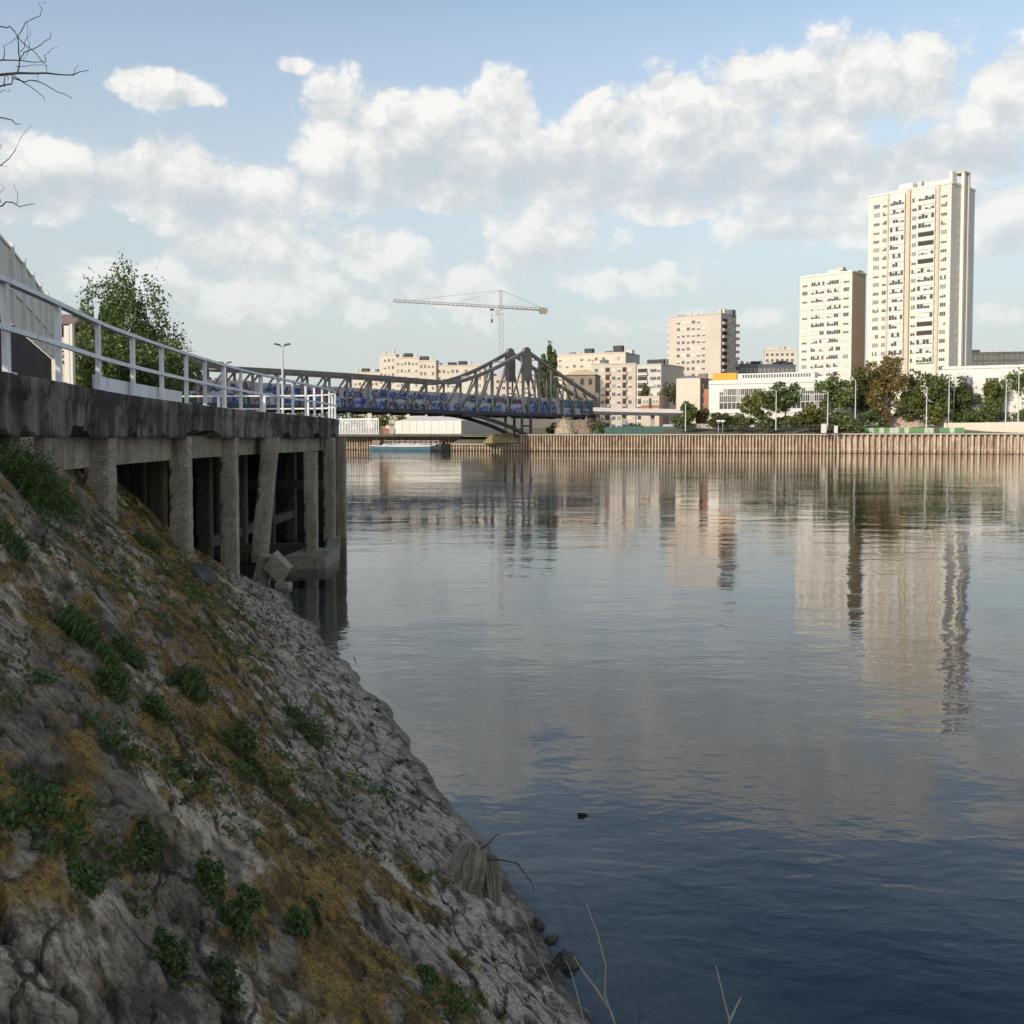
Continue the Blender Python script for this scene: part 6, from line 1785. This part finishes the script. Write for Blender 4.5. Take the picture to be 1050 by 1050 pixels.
# crossed signs on posts by the road
for x, lab in ((736.5, 'small white road sign on a post, left one of the pair on the quay road'), (741, 'small white road sign on a post, right one of the pair on the quay road')):
    p = at(x, 449, 290); o = thing('road_sign', lab, 'road sign', (p.x, 290, 5.6)); m_ = MB(); m_.tube([(p.x, 290, 5.4), (p.x, 290, 8.9)], .08, 6); m_.build('post', M['pole'], o); m_ = MB(); m_.box((p.x, 289.9, 8.5), (1.1, .06, .5)); m_.build('sign_plate', M['white'], o)

# ---- trees of the far bank
FT = 'trees of the far bank'
TR = [('tree', 'small green tree before the cream wall house', 697, 715, 411, 436, 298, 'leaf_green', dict(seed=21)),
      ('shrub', 'rust red shrub beside the school corner', 712, 726, 418, 436, 300, 'leaf_rust', dict(seed=22, trunk=False, crown0=0)),
      ('tree', 'yellow green tree before the school windows', 761, 787, 399, 437, 285, 'leaf_yellow', dict(seed=23, gaps=.5)),
      ('tree', 'round dark green tree with bare trunk before the school', 784, 826, 391, 437, 284, 'leaf_dark', dict(seed=24, crown0=.36, gaps=.3)),
      ('tree', 'small yellow green tree under the school roof beside the round dark one', 817, 842, 416, 437, 280, 'leaf_yellow', dict(seed=25)),
      ('tree', 'green tree between the round dark tree and the autumn tree', 834, 876, 386.5, 436, 286, 'leaf_green', dict(seed=26)),
      ('tree', 'narrower brown tree leaning on the left of the big autumn tree', 872, 897, 377, 434, 292, 'leaf_olive', dict(seed=27)),
      ('tree', 'big round autumn brown tree before the tallest tower', 882, 929, 367, 436, 288, 'leaf_autumn', dict(seed=28, gaps=.25, nleaf=4200)),
      ('tree', 'thin half bare brown tree between the autumn tree and the dark green tree', 914, 948, 384, 434, 296, 'leaf_olive', dict(seed=29, gaps=.68, nleaf=2200)),
      ('tree', 'low olive tree under the half bare brown tree', 918, 950, 396, 434, 286, 'leaf_yellow', dict(seed=30)),
      ('tree', 'broad dark green tree before the gymnasium', 941, 979, 383, 434, 284, 'leaf_dark', dict(seed=31, nleaf=3600)),
      ('tree', 'dark green tree right behind the two pale poles', 969, 1004, 388, 434, 287, 'leaf_dark', dict(seed=32)),
      ('tree', 'big dark green tree at the photo edge beyond the poles', 1020, 1078, 371, 434, 284, 'leaf_green', dict(seed=33, nleaf=4200)),
      ('tree', 'light green small tree leaning out from the big tree at the photo edge', 1009, 1030, 386, 434, 282, 'leaf_yellow', dict(seed=34))]
for nm, lab, x0, x1, yt, yb, Y, m__, kw in TR: tree_px(nm, lab, x0, x1, yt, yb, Y, M[m__], cat=nm, group=FT, leaf=.55, **{**dict(nleaf=4200), **kw})
BUS = [(726, 752, 424, 439, 292, 'leaf_olive', 'long olive bush beside the school corner'), (748, 772, 425, 439, 290, 'leaf_olive', 'olive bush under the yellow green tree'), (774, 792, 423, 441, 284, 'leaf_dark', 'dark conical bush beside the bare trunk'), (808, 834, 423, 438, 280, 'leaf_olive', 'olive bush right of the double headed lamp'), (832, 862, 420, 440, 279, 'leaf_olive', 'wide olive bush behind the white cabinets'),
       (858, 884, 424, 440, 277, 'leaf_green', 'green bush below the narrower brown tree'), (882, 908, 414, 437, 280, 'leaf_dark', 'dark bush under the big autumn tree'), (898, 916, 416, 434, 279, 'leaf_rust', 'rusty bush at the left end of the rubble'), (914, 942, 414, 432, 281, 'leaf_olive', 'olive bush behind the rubble heap'), (938, 972, 417, 436, 279, 'leaf_yellow', 'pale dry bush on the rubble heap'), (958, 980, 410, 432, 281, 'leaf_green', 'green bush behind the thinner pale pole'),
       (978, 1006, 418, 434, 280, 'leaf_dark', 'dark bush behind the low concrete wall'), (1004, 1034, 414, 434, 280, 'leaf_dark', 'wide dark bush under the light green small tree'), (1030, 1070, 416, 434, 279, 'leaf_dark', 'dark bush at the photo edge behind the concrete wall'), (866, 886, 434, 443, 270, 'leaf_dark', 'low dark brownish bush at the end of the green hoarding'), (690, 712, 424, 438, 297, 'leaf_dark', 'dark bush at the end of the approach span'),
       (606, 628, 433, 444, 318, 'leaf_dark', 'dark low bush beside the brown scrap'), (330, 352, 420, 446, 356, 'leaf_olive', 'olive bush behind the white picket barrier'), (352, 378, 418, 446, 362, 'leaf_green', 'green bush behind the white picket barrier, nearer the marquee'), (376, 404, 421, 446, 360, 'leaf_yellow', 'yellow green bush between the white barrier and the marquee'), (402, 424, 422, 440, 372, 'leaf_olive', 'olive bush peeping over the marquee eave'), (655, 668, 392, 418, 372, 'leaf_olive', 'brownish bare bush before the grey white block'), (676, 697, 389, 418, 362, 'leaf_olive', 'half bare brown tree like bush before the tan gable')]
BUS += [(826, 850, 423, 438, 284, 'leaf_dark', 'dark bush behind the white cabinets and the olive bushes'), (850, 880, 421, 438, 285, 'leaf_green', 'green bush under the narrower brown tree, behind its lamp post'), (905, 935, 419, 436, 292, 'leaf_green', 'green bush in the gap right of the big autumn tree'), (984, 1014, 419, 436, 287, 'leaf_green', 'green bush between the pale poles and the light small tree'), (1040, 1080, 408, 436, 288, 'leaf_dark', 'tall dark bush under the big tree at the photo edge'), (738, 764, 426, 438, 296, 'leaf_dark', 'dark bush under the school windows left of the yellow green tree'), (786, 814, 425, 438, 288, 'leaf_dark', 'dark bush around the bare trunk of the round tree'), (642, 660, 432, 443, 322, 'leaf_dark', 'dark bush between the mesh fence and the blue van'), (560, 574, 434, 446, 326, 'leaf_olive', 'olive bush left of the pale tangled scrap')]
for i, (x0, x1, yt, yb, Y, m__, lab) in enumerate(BUS): tree_px('bush', lab, x0, x1, yt, yb + 2, Y, M[m__], cat='bush', group='bushes of the far bank', leaf=.5, trunk=False, crown0=0, seed=60 + i, nleaf=1300, gaps=.35)
for x0, x1, yt, lab, sd_ in ((552, 561, 361, 'shorter slim poplar behind the bridge', 71), (561, 571, 358, 'taller slim poplar behind the bridge', 72)):
    tree_px('poplar', lab, x0 - 1, x1 + 1, yt, 425, 385, M['leaf_dark'], cat='tree', group='poplars behind the bridge', leaf=.85, seed=sd_, crown0=.02, nleaf=6000, gaps=.05, lobes=26)
# far wood that closes the horizon between the buildings
rng = np.random.default_rng(303)
kx = rng.random(26000) * 900 - 330; ky = 560 + 30 * rng.random(26000) + .05 * kx; top_ = 9 + 9 * fbm(kx * .05, kx * 0, 4, 8)
Pw = np.stack([kx, ky, 9 + (top_ - 1) * rng.random(26000) ** .6], -1); V, Q = leaf_quads(Pw, 1.3, rng)
tag(np_mesh('far_wood', V, Q, M['leaf_dark'], None, (100, 570, 9)), kind='stuff')
